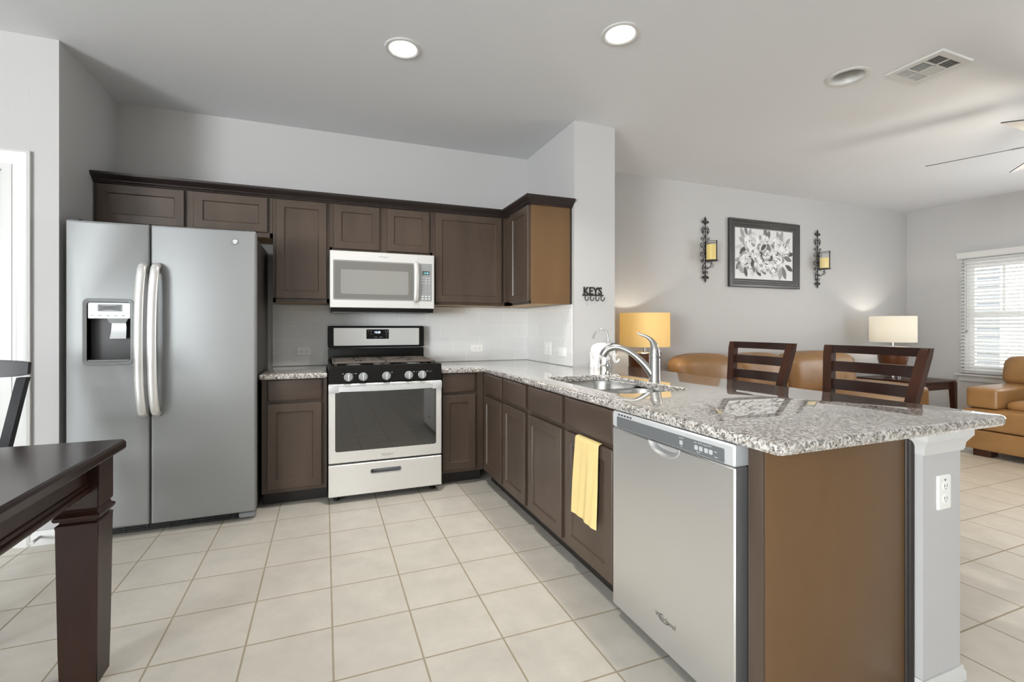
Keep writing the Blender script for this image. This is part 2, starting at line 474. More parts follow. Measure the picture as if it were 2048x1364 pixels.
struct('wall_right', wall_open('x', XR, XR+.12, YF, 0, [(-3.4, -2.1, .575, 1.955), (-1.60, -.571, .575, 1.955)]), PAINT)
struct('wall_dining', wall_open('x', XL-.12, XL, YF, -.6, [(-8.8, -6.0, .12, 2.1)]), PAINT)
struct('wall_front', bx(XL, XR, YF-.12, YF, 0, CZ), PAINT)

def window(name, axis, pos, a0, a1, z0, z1, frame=.05, rail=None, side=1, mun=()):
    """frame, meeting rail, muntins and pane set into the wall opening"""
    b = NB(); t = .05
    def add(u0, u1, q0, q1, th=t):
        c = pos
        if axis == 'x': box(b, c-th/2, c+th/2, u0, u1, q0, q1, .003, 1)
        else: box(b, u0, u1, c-th/2, c+th/2, q0, q1, .003, 1)
    add(a0, a0+frame, z0, z1); add(a1-frame, a1, z0, z1); add(a0+frame, a1-frame, z0, z0+frame); add(a0+frame, a1-frame, z1-frame, z1)
    if rail: add(a0+frame, a1-frame, rail-.033, rail+.033, .06)
    for kind, p, q0, q1 in mun:
        if kind == 'v': add(p-.011, p+.011, q0, q1, .02)
        else: add(q0, q1, p-.011, p+.011, .02)
    w = struct(name, b, VFRAME)
    g = bx(pos-.003, pos+.003, a0+frame, a1-frame, z0+frame, z1-frame) if axis == 'x' else bx(a0+frame, a1-frame, pos-.003, pos+.003, z0+frame, z1-frame)
    obj('pane', g, GLASS, w)
    return w
w1 = window('window_1', 'x', XR+.075, -1.60, -.571, .575, 1.955, .095, 1.29, mun=(('v', -.918, 1.32, 1.86), ('v', -1.25, 1.32, 1.86), ('h', 1.60, -1.505, -.666)))
window('window_2', 'x', XR+.06, -3.4, -2.1, .575, 1.955, .05, mun=(('v', -2.75, .62, 1.9),))
window('window_3', 'x', XL-.06, -8.8, -6.0, .12, 2.1, .05, mun=(('v', -7.4, .17, 2.05),))
# window stool and apron under the blind
b = NB(); box(b, XR-.06, XR+.04, -1.66, -.52, .552, .575, .006); box(b, XR-.02, XR, -1.63, -.55, .485, .552, .004)
obj('window_sill', b, WHITE, w1)

# the six-panel door at the left edge and its casing
dr = struct('door_1', bx(-4.085, -3.265, -.690, -.650, .012, 1.955, .003, 1), WHITE)
for (u0, u1) in ((-4.0, -3.71), (-3.64, -3.35)):
    for (z0, z1) in ((.2, .75), (.9, 1.4), (1.5, 1.8)):
        o = (u0, -.690, z0)
        obj('door_panel', rings(o, FY, u1-u0, z1-z0, [(0, -.002), (0, .004), (.012, .007), (.03, .003), (.05, .006)]), WHITE, dr)
b = NB(); box(b, -3.98, -3.93, -.75, -.69, .90, .92, .008); tube(b, [(-3.955, -.69, .91), (-3.955, -.745, .91)], .01)
obj('door_handle', b, NICKEL, dr)
def casing(b, x0, x1, z1, y):
    prof = [(0, .0), (0, .016), (.012, .02), (.03, .012), (.05, .012), (.058, .007), (.075, .007), (.075, 0)]
    for p0, p1 in zip(prof, prof[1:]):
        loops = []
        for d, n in (p0, p1):
            loops.append([(x1+.075-d, y-n, 0), (x1+.075-d, y-n, z1+.075-d), (x0-.075+d, y-n, z1+.075-d), (x0-.075+d, y-n, 0)])
        A = [[b.verts.new(q) for q in l] for l in loops]
        for i in range(3):
            b.faces.new((A[0][i], A[0][i+1], A[1][i+1], A[1][i]))
b = NB(); casing(b, -4.10, -3.216, 1.974, -.725)
box(b, -3.255, -3.216, -.735, -.61, 0, 1.974); box(b, -4.115, -4.09, -.735, -.61, 0, 1.974); box(b, -4.09, -3.255, -.734, -.61, 1.945, 1.9735)
struct('trim_1', b, WHITE)
# a plain closed door in the wall behind the camera
d2 = struct('door_2', bx(-4.6, -3.75, YF, YF+.04, .01, 2.02, .003, 1), WHITE)

def base_run(b, pts, h=.075, t=.014):
    """baseboard profile extruded along straight plan segments; inside is to the left of travel"""
    for (x0, y0), (x1, y1) in zip(pts, pts[1:]):
        d = Vector((x1-x0, y1-y0, 0)).normalized(); n = Vector((-d.y, d.x, 0))
        prof = [(0, 0), (t, 0), (t, h-.02), (t*.5, h-.008), (t*.5, h), (0, h)]
        loft(b, [[Vector((x, y, 0))+n*p+Vector((0, 0, q)) for p, q in prof] for x, y in ((x0, y0), (x1, y1))])
b = NB(); base_run(b, [(XR, 0), (.3516, 0)]); struct('baseboard_back', b, WHITE)
b = NB(); base_run(b, [(XR, YF), (XR, 0)]); struct('baseboard_right', b, WHITE)
b = NB(); base_run(b, [(-3.0286, -.725), (-3.143, -.725)]); struct('baseboard_entry', b, WHITE)
b = NB(); base_run(b, [(.3516, 0), (.3516, -.853), (.26, -.853)]); struct('baseboard_center', b, WHITE)

# knee wall carrying the peninsula top: end post with cap moulding and base
PX0, PX1, PY = .010, .207, -2.98
struct('wall_peninsula', bx(PX0, PX1, PY, -.853, 0, .8105), PAINT)
b = NB()
prof = [(0, .742), (.006, .742), (.009, .752), (.011, .768), (.019, .782), (.025, .792), (.025, .8105), (0, .8105)]
loops = [[(PX0-p, PY-p, z), (PX1+p, PY-p, z), (PX1+p, -.853, z), (PX0-p, -2.951, z)] for p, z in prof]
for l in loops: l[3] = (l[3][0], -2.951, l[3][2])
def u_strip(b, prof, x0, x1, y, yb0, yb1):
    rows = [[b.verts.new(q) for q in ((x0-p, yb0, z), (x0-p, y-p, z), (x1+p, y-p, z), (x1+p, yb1, z))] for p, z in prof]
    for a, c in zip(rows, rows[1:]):
        for i in range(3): b.faces.new((a[i], a[i+1], c[i+1], c[i]))
u_strip(b, prof, PX0, PX1, PY, -2.953, -.86)
struct('trim_2', b, WHITE)
b = NB(); u_strip(b, [(0, .047), (.006, .047), (.006, .038), (.011, .028), (.011, 0), (0, 0)], PX0, PX1, PY, -2.953, -.86)
struct('baseboard_peninsula', b, WHITE)
# tiled backsplash
struct('trim_3', bx(-2.078, -.0075, -.0075, 0, .8445, 1.306), BSB)
struct('trim_4', bx(-.0075, 0, -.828, 0, .8445, 1.306), BSS)

# ---- outside the window
nh = thing('neighbor_house', 'grey sided neighboring house wall seen through the blinds', 'house', (8.6, -1, 0))
b = NB()
for k in range(28): 
    z = k*.14
    hexa(b, [(8.6, -3, z), (9.0, -3, z), (9.0, .30, z), (8.6, .30, z)], [(8.62, -3, z+.14), (9.0, -3, z+.14), (9.0, .30, z+.14), (8.62, .30, z+.14)])
b2 = NB()
box(b2, 8.5, 9.0, -3.0, .30, 0, 4)
obj('stucco_wall', b2, NWHITE, nh, 'pale stucco wall'); b.free()
b = NB()
for k in range(28):
    z = k*.14
    hexa(b, [(8.6, .30, z), (9.0, .30, z), (9.0, 4, z), (8.6, 4, z)], [(8.63, .30, z+.14), (9.0, .30, z+.14), (9.0, 4, z+.14), (8.63, 4, z+.14)])
obj('siding_wall', b, NSIDE, nh, 'dark grey siding')
b = NB()
for y0 in (-.75, -1.6):
    box(b, 8.47, 8.5, y0, y0+.05, .2, 3.2)
    box(b, 8.47, 8.5, y0-.6, y0, 1.4, 1.45)
obj('window_trim', b, NSIDE, nh)
struct('bounce_ground', bx(5.66, 12, -8, 6, -.35, -.25), BOUNCE)  # unseen ground outside, made pale to bounce light up onto the slats

# ------------------------------------------------------------------ refrigerator
fr = thing('refrigerator', 'stainless side-by-side refrigerator with two long handles and an ice dispenser', 'refrigerator', (-2.54, -.4, 0))
obj('cabinet_body', bx(-2.975, -2.107, -.705, -.04, .012, 1.685, .006), FSIDE, fr, 'dark grey side panels')
FYD = -.785
def fdoor(name, x0, x1, hole=None):
    if hole:
        bm = holed((x0, -.712, .055), FY, rrect(0, x1-x0, 0, 1.645, .006, 3), hole, 0, .073, .008)
    else:
        bm = plate(NB(), (x0, -.712, .055), FY, rrect(0, x1-x0, 0, 1.645, .006, 3), 0, .073, .008)
    return obj(name, bm, FRIDGE, fr, smooth=50)
LX0, LX1, RX0, RX1 = -2.977, -2.617, -2.607, -2.096
hole = rrect(.077, .285, .885, 1.228, .022, 6)
ld = fdoor('freezer_door', LX0, LX1, hole)
o = (LX0, -.712, .055)
# dispenser: bezel, recess, control face, lever, tray
hb = rrect(.070, .292, .878, 1.236, .028, 6); hi = rrect(.086, .276, .897, 1.216, .014, 6)
bm = NB(); loft(bm, [[P(o, FY, u, v, n) for u, v in l] for l, n in ((hb, .070), (hb, .076), (rrect(.073, .289, .881, 1.233, .026, 6), .0775), (hi, .068), (hi, .02))], False, False)
bez_o = obj('dispenser_bezel', bm, GREY, ld)
bm = NB(); loft(bm, [[P(o, FY, u, v, n) for u, v in l] for l, n in ((hi, .066), (hi, .012))], False, True)
obj('dispenser_recess', bm, DGREY, ld)
bm = plate(NB(), o, FY, rrect(.088, .274, 1.128, 1.214, .006, 3), .015, .062, .002)
obj('control_panel', bm, SILV, ld, 'brushed silver control face')
bm = NB(); plate(bm, o, FY, rrect(.130, .238, 1.166, 1.205, .004, 2), .06, .0632)
obj('control_label', bm, GREY, ld)
bm = NB()
for k in range(7):
    t = tube(bm, [P(o, FY, .136+.096*i/8, 1.170+.004*k+.008*math.sin(PI*i/8)*(1-k/7), .0635) for i in range(9)], .0009, 5)
text(bm, 'ICE', P(o, FY, .141, 1.195, .063), FY, .006, .0008); text(bm, 'WATER', P(o, FY, .222, 1.195, .063), FY, .006, .0008)
for k in range(5): plate(bm, o, FY, [(.100+.034*k, 1.143), (.114+.034*k, 1.143), (.114+.034*k, 1.146), (.100+.034*k, 1.146)], .06, .0627)
obj('control_print', bm, DGREY, ld)
bm = NB(); hexa(bm, [P(o, FY, .170, 1.128, .03), P(o, FY, .262, 1.128, .03), P(o, FY, .262, 1.128, .060), P(o, FY, .170, 1.128, .060)], [P(o, FY, .180, 1.104, .03), P(o, FY, .250, 1.104, .03), P(o, FY, .250, 1.104, .054), P(o, FY, .180, 1.104, .054)])
obj('ice_chute', bm, GREY, ld)
bm = NB()
loft(bm, [[P(o, FY, u, v, n) for u, v, n in ((.216-w, z, d), (.216+w, z, d), (.216+w, z, d-.012), (.216-w, z, d-.012))] for z, w, d in ((1.106, .031, .042), (1.08, .033, .040), (1.05, .034, .046), (1.02, .036, .056))])
obj('dispenser_lever', bm, SILV, ld, 'silver paddle')
bm = plate(NB(), o, FY, rrect(.09, .272, .898, .907, .003, 2), .012, .066, .001)
obj('drip_tray', bm, GREY, ld)
rd = fdoor('fridge_door', RX0, RX1)
def fhandle(name, x, par):
    pts = bez([(x, -.795, 1.475), (x, -.828, 1.44), (x-.006, -.842, 1.30), (x-.009, -.846, 1.07), (x-.006, -.842, .84), (x, -.828, .70), (x, -.795, .662)], 10)
    bm = NB(); tube(bm, pts, .0215, 14, flat=(Vector((0, 1, 0)), .62))
    for z in (1.455, .682): box(bm, x-.013, x+.013, -.83, -.784, z-.02, z+.02, .004)
    obj(name, bm, PULLS, par, 'bowed brushed metal bar')
fhandle('handle', -2.637, ld); fhandle('handle', -2.578, rd)
bm = NB(); lathe(bm, [(0, -.787), (.0145, -.787), (.0145, -.789), (.0125, -.7905), (0, -.7905)][::1], (-2.201, 0, 1.632), 28, 'y')
bg = obj('badge', bm, CHROME, rd, 'round logo badge')
bm = NB(); text(bm, 'GE', (-2.201, -.7905, 1.627), FY, .010, .0006, shear=.2)
tube(bm, [(-2.201+.0115*math.cos(a*PI/14), -.7906, 1.632+.0115*math.sin(a*PI/14)) for a in range(28)], .0006, 5, closed=True)
obj('badge_letters', bm, DGREY, rd)
for x in (-2.945, -2.125):
    bm = bx(x-.022, x+.022, -.775, -.64, 1.685, 1.712, .006); obj('hinge_cover', bm, DGREY, fr)
bm = NB(); box(bm, -2.97, -2.11, -.725, -.68, .004, .05, .003)
for k in range(3): box(bm, -2.95, -2.2, -.733, -.724, .012+.012*k, .019+.012*k)
for k in range(8): box(bm, -2.955+.105*k, -2.950+.105*k, -.735, -.724, .008, .046)
obj('base_grille', bm, BLACKM, fr)
obj('corner_cover', bx(-2.19, -2.10, -.745, -.70, .006, .040, .012, 3), GREY, fr)
bm = NB(); lathe(bm, [(0, 0), (.016, 0), (.016, .02), (0, .02)], (-2.135, -.69, 0), 14)
obj('leveling_foot', bm, BLACKM, fr)

# ------------------------------------------------------------------ wall cabinets
def cab_body(x0, x1, y0, y1, z0, z1, par):
    bm = bx(x0+.0005, x1-.0005, y0, y1, z0+.012, z1, .0015, 1)
    obj('carcass', bm, WOOD, par)
    obj('underside', bx(x0+.012, x1-.012, y0+.015, y1, z0+.006, z0+.0125), RAW, par, 'pale raw wood underside')
UY = -.33
def upper(name, label, x0, x1, z0, doors, z1=2.03):
    t = thing(name, label, 'cabinet', ((x0+x1)/2, -.16, z0), 'dark wall cabinets')
    cab_body(x0, x1, UY, -.002, z0, z1, t)
    bm = NB(); box(bm, x0+.0005, x1-.0005, UY-.0012, UY+.02, z0, z0+.03); box(bm, x0+.0005, x0+.018, UY-.0012, UY+.02, z0, z1); box(bm, x1-.018, x1-.0005, UY-.0012, UY+.02, z0, z1)
    obj('face_frame', bm, WOOD, t)
    for dx0, dx1, dz0, dz1 in doors:
        obj('door', shaker((dx0, UY-.001, dz0), FY, dx1-dx0, dz1-dz0), WOOD, t)
    return t
upper('wall_cabinet', 'short two-door dark cabinet above the refrigerator', -3.026, -2.047, 1.747, [(-3.007, -2.557, 1.778, 2.013), (-2.507, -2.078, 1.778, 2.013)])
upper('wall_cabinet', 'tall single-door dark cabinet between refrigerator and microwave', -2.046, -1.684, 1.307, [(-2.026, -1.703, 1.335, 2.013)])
upper('wall_cabinet', 'short two-door dark cabinet directly above the microwave', -1.683, -.942, 1.677, [(-1.656, -1.339, 1.697, 2.013), (-1.286, -.969, 1.697, 2.013)])
upper('wall_cabinet', 'wide single-door dark cabinet right of the microwave', -.941, -.331, 1.307, [(-.922, -.378, 1.328, 2.016)])
t = thing('wall_cabinet', 'dark corner cabinet with smooth brown end panel beside the stub wall', 'cabinet', (-.16, -.57, 1.307), 'dark wall cabinets')
obj('carcass', bx(-.330, -.002, -.810, -.001, 1.319, 2.03, .0015, 1), WOOD, t)
obj('underside', bx(-.31, -.012, -.80, -.02, 1.313, 1.3195), RAW, t, 'pale raw wood underside')
obj('side_panel', bx(-.332, -.014, -.8165, -.8095, 1.307, 2.03, .001, 1), PANEL, t, 'smooth lighter brown side panel')
obj('scribe_strip', bx(-.016, -.002, -.820, -.806, 1.307, 2.03, .003), KICK, t)
bm = NB(); box(bm, -.332, -.31, -.809, -.335, 1.307, 1.337); box(bm, -.332, -.31, -.809, -.79, 1.307, 2.03); box(bm, -.332, -.31, -.46, -.335, 1.307, 2.03)
obj('face_frame', bm, WOOD, t)
obj('door', shaker((-.332, -.457, 1.326), FX, .345, .690), WOOD, t)
# one crown moulding running over all of them
bm = NB()
cp = [(0, 2.018), (.012, 2.018), (.016, 2.028), (.028, 2.036), (.046, 2.052), (.056, 2.058), (.060, 2.066), (.060, 2.076), (0, 2.076)]
path = []
rows = []
for p, z in cp:
    rows.append([Vector(q) for q in ((-3.0275-(.0), UY-.0015-p, z), (-.3315-p, UY-.0015-p, z), (-.3315-p, -.8175-p, z), (-.002, -.8175-p, z))])
for i in range(3):
    bm2 = [[bm.verts.new(r[i]), bm.verts.new(r[i+1])] for r in rows]
    for a, c in zip(bm2, bm2[1:]): bm.faces.new((a[0], a[1], c[1], c[0]))
box(bm, -3.0275, -.30, UY-.03, -.004, 2.0305, 2.058); box(bm, -.36, -.003, -.84, -.30, 2.0305, 2.058)
o = obj('crown_molding', bm, CROWN); tag(o, 'near-black crown molding along the tops of the wall cabinets', 'molding')

# ------------------------------------------------------------------ microwave
mw = thing('microwave', 'stainless over-the-range microwave mounted under a short cabinet', 'microwave', (-1.312, -.2, 1.245))
MX0, MX1, MZ0, MZ1, MY = -1.682, -.943, 1.275, 1.676, -.40
obj('housing', bx(MX0+.001, MX1-.001, -.372, -.009, 1.248, 1.675, .003), DGREY, mw)
SPL = -1.058
md = obj('door', plate(NB(), (MX0, -.373, MZ0), FY, rrect(0, SPL-.001-MX0, 0, MZ1-MZ0, .004, 3), 0, .027, .003), STEELR, mw)
obj('window', plate(NB(), (MX0, -.4, MZ0), FY, rrect(.021, SPL-MX0-.036, .055, .336, .008, 4), -.001, .0015, .001), MWGL, md, 'grey mirror-like window')
bm = NB(); o = (MX0, -.4, MZ0)
obj('window_frame', holed(o, FY, rrect(.030, .580, .064, .327, .008, 4), rrect(.072, .545, .098, .270, .012, 4), .0014, .0019, .0003), MWBAND, md)
px_ = SPL-.024
pts = bez([(px_, -.402, 1.608), (px_, -.418, 1.598), (px_, -.432, 1.54), (px_, -.437, 1.47), (px_, -.432, 1.40), (px_, -.418, 1.345), (px_, -.402, 1.335)], 8)
bm = NB(); tube(bm, pts, .0175, 12, flat=(Vector((0, 1, 0)), .5)); obj('handle', bm, PULLS, md, 'curved vertical bar handle')
bm = NB(); text(bm, 'Whirlpool', (-1.315, -.4, 1.640), FY, .011, .0008, shear=.2); obj('logo', bm, PRINTG, md)
cpn = obj('control_side', plate(NB(), (SPL, -.373, MZ0), FY, rrect(0, MX1-SPL, 0, MZ1-MZ0, .004, 3), 0, .027, .003), STEELR, mw)
o = (SPL, -.4, MZ0)
obj('keypad', plate(NB(), o, FY, rrect(.003, MX1-SPL-.019, .055, .336, .006, 3), -.001, .0015), GREY, cpn)
obj('display', plate(NB(), o, FY, rrect(.026, .077, .252, .279, .001, 1), .001, .002), BLACKM, cpn)
bm = NB(); text(bm, '12:25', P(o, FY, .053, .259, .002), FY, .013, .0004); obj('clock', bm, LEDC, cpn)
bm = NB()
for r in range(9):
    for c in range(3):
        u = .026+.025*c; v = .228-.0195*r
        if r < 3: plate(bm, o, FY, [(u-.006, v-.0022), (u+.006, v-.0022), (u+.006, v+.0022), (u-.006, v+.0022)], .0014, .0019)
        elif r < 7: text(bm, '1234567890+-'[(r-3)*3+c], P(o, FY, u, v-.003, .0014), FY, .0075, .0005)
        else: plate(bm, o, FY, rrect(u-.007, u+.007, v-.005, v+.005, .002, 2), .0014, .0019)
obj('key_print', bm, PRINT, cpn)
bm = NB(); hexa(bm, [(MX0+.006, -.385, 1.245), (MX1-.006, -.385, 1.245), (MX1-.006, -.02, 1.245), (MX0+.006, -.02, 1.245)], [(MX0+.004, -.392, 1.274), (MX1-.004, -.392, 1.274), (MX1-.004, -.02, 1.274), (MX0+.004, -.02, 1.274)])
obj('underside_grille', bm, BLACK, mw)
for x in (-1.55, -1.08):
    obj('grease_filter', bx(x-.11, x+.11, -.33, -.12, 1.241, 1.246, .002), PRINTG, mw)

# ------------------------------------------------------------------ gas range
RG0, RG1 = -1.694, -.957
rg = thing('gas_range', 'stainless and black freestanding gas range with five burners', 'stove', (-1.325, -.35, 0))
obj('chassis', bx(RG0+.004, RG1-.004, -.655, -.03, .04, .855, .003), BLACK, rg)
bm = NB(); box(bm, RG0, RG1, -.66, -.09, .852, .866, .004)
box(bm, RG0, RG0+.02, -.66, -.09, .86, .886, .004); box(bm, RG1-.02, RG1, -.66, -.09, .86, .886, .004); box(bm, RG0, RG1, -.69, -.655, .855, .887, .006)
obj('cooktop', bm, BLACK, rg)
bm = NB(); hexa(bm, [(RG0, -.700, .777), (RG1, -.700, .777), (RG1, -.655, .777), (RG0, -.655, .777)], [(RG0, -.690, .884), (RG1, -.690, .884), (RG1, -.655, .884), (RG0, -.655, .884)])
bmesh.ops.bevel(bm, geom=list(bm.edges), offset=.004, segments=2, affect='EDGES')
cpl = obj('control_panel', bm, BLACK, rg)
for x, s in ((-1.605, 0), (-1.525, 1), (-1.295, 0), (-1.148, 1), (-1.058, 1)):
    o = (x, -.6935, .833); bm = NB()
    plate(bm, o, FY, rrect(-.004, .004, -.004, .004, .002, 2), 0, .0012)
    if s: text(bm, 'POWER', P(o, FY, .024 if x > -1.2 else -.018, -.002, 0), FY, .0045, .0012)
    obj('burner_mark', bm, PRINT, cpl)
for x in (-1.571, -1.480, -1.331, -1.183, -1.092):
    bm = NB(); lathe(bm, [(0, -.69), (.0285, -.69), (.0285, -.698), (.023, -.701), (.0215, -.722), (.019, -.725), (0, -.725)], (x, 0, .812), 28, 'y')
    k = obj('knob', bm, GREY, rg)
    obj('knob_pointer', bx(x-.004, x+.004, -.7285, -.722, .790, .834, .0015), SILV, k)
# backguard
bg = obj('backguard', plate(NB(), (RG0, -.04, .978), FY, rrect(0, RG1-RG0, 0, .168, .012, 4), -.03, .042, .004), BLACK, rg)
obj('riser', bx(RG0+.002, RG1-.002, -.078, -.032, .86, .972, .002), BLACK, rg)
obj('steel_fascia', plate(NB(), (RG0, -.082, .978), FY, rrect(.042, .696, .015, .152, .005, 3), -.001, .003, .001), STEELR, bg)
obj('display', plate(NB(), (RG0, -.085, .978), FY, rrect(.283, .455, .066, .141, .006, 3), -.001, .0025, .001), BLACK, bg)
bm = NB(); o = (RG0, -.0876, .978); text(bm, '12:25', P(o, FY, .368, .111, 0), FY, .015, .0005); obj('clock', bm, LEDW, bg)
for u, v, w in ((.300, .128, .008), (.320, .128, .008), (.318, .106, .010), (.345, .080, .008), (.358, .080, .012), (.388, .080, .012), (.402, .080, .008), (.430, .129, .006), (.444, .129, .008), (.436, .112, .005), (.437, .098, .010), (.437, .080, .007), (.43, .120, .004), (.446, .120, .006)):
    obj('display_key', plate(NB(), o, FY, [(u-w/2, v-.002), (u+w/2, v-.002), (u+w/2, v+.002), (u-w/2, v+.002)], 0, .0005), PRINTG, bg)
# burners and grates
for (x, y, r) in ((-1.53, -.52, .045), (-1.53, -.22, .035), (-1.325, -.37, .05), (-1.12, -.52, .045), (-1.12, -.22, .035)):
    bm = NB(); lathe(bm, [(0, .864), (r+.012, .864), (r+.010, .872), (r, .874), (r, .879), (r-.006, .882), (0, .882)], (x, y, 0), 24)
    obj('burner', bm, GREY, rg)
for x0, x1 in ((-1.668, -1.3275), (-1.3225, -.983)):
    bm = NB(); xm = (x0+x1)/2; zt0, zt1 = .895, .905; bw = .011
    for y in (-.605, -.115): box(bm, x0, x1, y-bw, y+bw, zt0-.002, zt1, .003, 1)
    for x in (x0+bw, x1-bw): box(bm, x-bw, x+bw, -.605, -.115, zt0-.004, zt1, .003, 1)
    for y in (-.37, ): box(bm, x0, x1, y-bw, y+bw, zt0, zt1, .003, 1)
    for yc in (-.52, -.22):
        for dx, dy in ((1, 0), (-1, 0), (0, 1), (0, -1), (.7, .7), (-.7, .7), (.7, -.7), (-.7, -.7)):
            p0 = Vector((xm+dx*.03, yc+dy*.03, .900)); 
            e = Vector((xm+dx*.155, yc+dy*.14, .900)); e.x = min(max(e.x, x0+bw), x1-bw); e.y = min(max(e.y, -.605), -.115)
            tube(bm, [p0, e], .0085, 6)
    for y in (-.49, -.31, -.25, -.58, -.165): box(bm, x0, x0+.10, y-.009, y+.009, zt0, zt1, .002, 1); box(bm, x1-.10, x1, y-.009, y+.009, zt0, zt1, .002, 1)
    for x in (x0+.02, x1-.02):
        for y in (-.600, -.125): box(bm, x-.008, x+.008, y-.008, y+.008, .865, .896)
    obj('grate', bm, IRON, rg)
# oven door, handle, drawer, feet
od = obj('oven_door', holed((RG0+.001, -.657, .262), FY, rrect(0, RG1-RG0-.002, 0, .507, .005, 3), rrect(.040, .696, .072, .462, .014, 4), 0, .043, .004), STEELR, rg)
obj('window', plate(NB(), (RG0+.001, -.657, .262), FY, rrect(.039, .697, .071, .463, .014, 4), .02, .041, .001), OVENGL, od, 'dark reflective glass window')
bm = holed((RG0+.001, -.657, .262), FY, rrect(.075, .652, .108, .418, .01, 4), rrect(.088, .638, .12, .406, .01, 4), .0405, .0414, .0003)
obj('window_border', bm, OVENGL, od)
bm = NB(); xs = [RG0+.035+(RG1-RG0-.07)*i/24 for i in range(25)]
loops = []
for i, x in enumerate(xs):
    s = math.sin(PI*i/24); y0 = -.702-.034*s**.7; 
    loops.append([(x, y0, .722), (x, y0, .753), (x, y0+.012, .757), (x, y0+.014, .719)])
loft(bm, loops)
for x in (RG0+.035, RG1-.035): box(bm, x-.034, x+.034, -.71, -.698, .715, .765, .003)
obj('handle', bm, SILV, od, 'wide curved steel bar')
bm = NB(); text(bm, 'Whirlpool', (-1.325, -.700, .289), FY, .013, .0008, shear=.2); tube(bm, [(-1.335+.026*math.cos(a), -.7005, .294+.010*math.sin(a)) for a in [PI*.75+i*.25 for i in range(18)]], .0007, 5)
obj('logo', bm, PRINTG, od)
dw = obj('storage_drawer', holed((RG0+.001, -.657, .047), FY, rrect(0, RG1-RG0-.002, 0, .203, .004, 3), rrect(.262, .455, .130, .156, .010, 5), 0, .043, .004), STEELR, rg)
bm = NB(); o = (RG0+.001, -.657, .047); hl = rrect(.262, .455, .130, .156, .010, 5); hm = rrect(.267, .450, .134, .152, .008, 5)
loft(bm, [[P(o, FY, u, v, n) for u, v in l] for l, n in ((rrect(.257, .460, .126, .160, .013, 5), .0430), (rrect(.259, .458, .128, .158, .012, 5), .0455), (hl, .044), (hm, .012))], False, True)
obj('pull', bm, GREY, dw, 'grey recessed pull')
for x in (RG0+.05, RG1-.05):
    bm = NB(); lathe(bm, [(0, 0), (.018, 0), (.018, .012), (.009, .014), (.009, .045), (0, .045)], (x, -.62, 0), 14); obj('foot', bm, BLACKM, rg)
    bm = NB(); lathe(bm, [(0, 0), (.018, 0), (.018, .012), (.009, .014), (.009, .045), (0, .045)], (x, -.10, 0), 14); obj('foot', bm, BLACKM, rg)

# ------------------------------------------------------------------ base cabinets
def base_y(label, x0, x1, drawer, door, fill=0):
    t = thing('base_cabinet', label, 'cabinet', ((x0+x1)/2, -.3, 0), 'dark base cabinets')
    obj('carcass', bx(x0, x1, -.61, -.004, .09, .8085, .0015, 1), WOOD, t)
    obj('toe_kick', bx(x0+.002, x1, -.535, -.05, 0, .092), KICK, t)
    x, X, z, Z = drawer; obj('drawer', slabfront((x, -.611, z), FY, X-x, Z-z), WOODH, t)
    x, X, z, Z = door; obj('door', shaker((x, -.611, z), FY, X-x, Z-z), WOOD, t)
    return t
base_y('narrow dark base cabinet between refrigerator and range', -2.084, -1.701, (-2.051, -1.733, .669, .810-.004), (-2.051, -1.733, .117, .653))
base_y('slim dark base cabinet in the corner right of the range', -.954, -.6235, (-.936, -.689, .669, .803), (-.936, -.689, .117, .648))
FXX = -.622
def base_x(label, y1, y0, fronts):
    """peninsula cabinet, y1 the far side"""
    t = thing('base_cabinet', label, 'cabinet', (-.3, (y0+y1)/2, 0), 'dark base cabinets')
    bm = NB(); box(bm, FXX, FXX+.02, y0, y1, .085, .8085, .0015, 1); box(bm, FXX+.02, .006, y0, y1, .085, .105)
    box(bm, FXX+.02, .006, y0, y0+.018, .105, .60); box(bm, FXX+.02, .006, y1-.018, y1, .105, .60); box(bm, -.012, .006, y0, y1, .105, .8085)
    obj('carcass', bm, WOOD, t)
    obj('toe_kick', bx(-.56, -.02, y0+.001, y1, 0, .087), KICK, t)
    for (a, c) in fronts:      # far edge, near edge
        obj('drawer' if 'sink' not in label else 'false_drawer_front', slabfront((FXX-.0005, a, .668), FX, a-c, .135), WOODH, t)
        obj('door', shaker((FXX-.0005, a, .112), FX, a-c, .531), WOOD, t)
    return t
base_x('two-door dark peninsula cabinet nearest the corner', -.6105, -1.432, [(-.677, -1.026), (-1.060, -1.411)])
base_x('dark two-door cabinet under the sink, with the yellow towel', -1.4325, -2.284, [(-1.455, -1.849), (-1.888, -2.279)])
ep = thing('cabinet_panel', 'tall smooth brown cabinet end panel facing the viewer beside the white post', 'cabinet panel', (-.3, -2.93, 0))
obj('panel', bx(FXX+.004, .006, -2.951, -2.936, 0, .8085, .002), PANEL, ep)
obj('stile', bx(FXX-.004, FXX+.016, -2.9495, -2.902, 0, .8085, .003), WOOD, ep, 'darker front edge strip')
bm = NB(); tube(bm, [(-.004, -2.955, .0), (-.004, -2.955, .8085)], .0095, 10); tube(bm, [(-.022, -2.953, .0), (-.022, -2.953, .8085)], .006, 8)
obj('scribe_molding', bm, KICK, ep)
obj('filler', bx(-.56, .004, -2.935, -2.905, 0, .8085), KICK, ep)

# ------------------------------------------------------------------ dishwasher
dwm = thing('dishwasher', 'stainless dishwasher with grey control strip under the granite counter', 'dishwasher', (-.35, -2.57, 0))
DY1, DY0, DXF = -2.287, -2.876, -.645
obj('tub', bx(-.585, -.03, DY0+.008, DY1-.004, .085, .803, .003), DGREY, dwm)
W = DY1-DY0
def dh(loop): return loop
hl = rrect(.222, .372, .655, .720, .022, 5)
o = (-.598, DY1, .042)
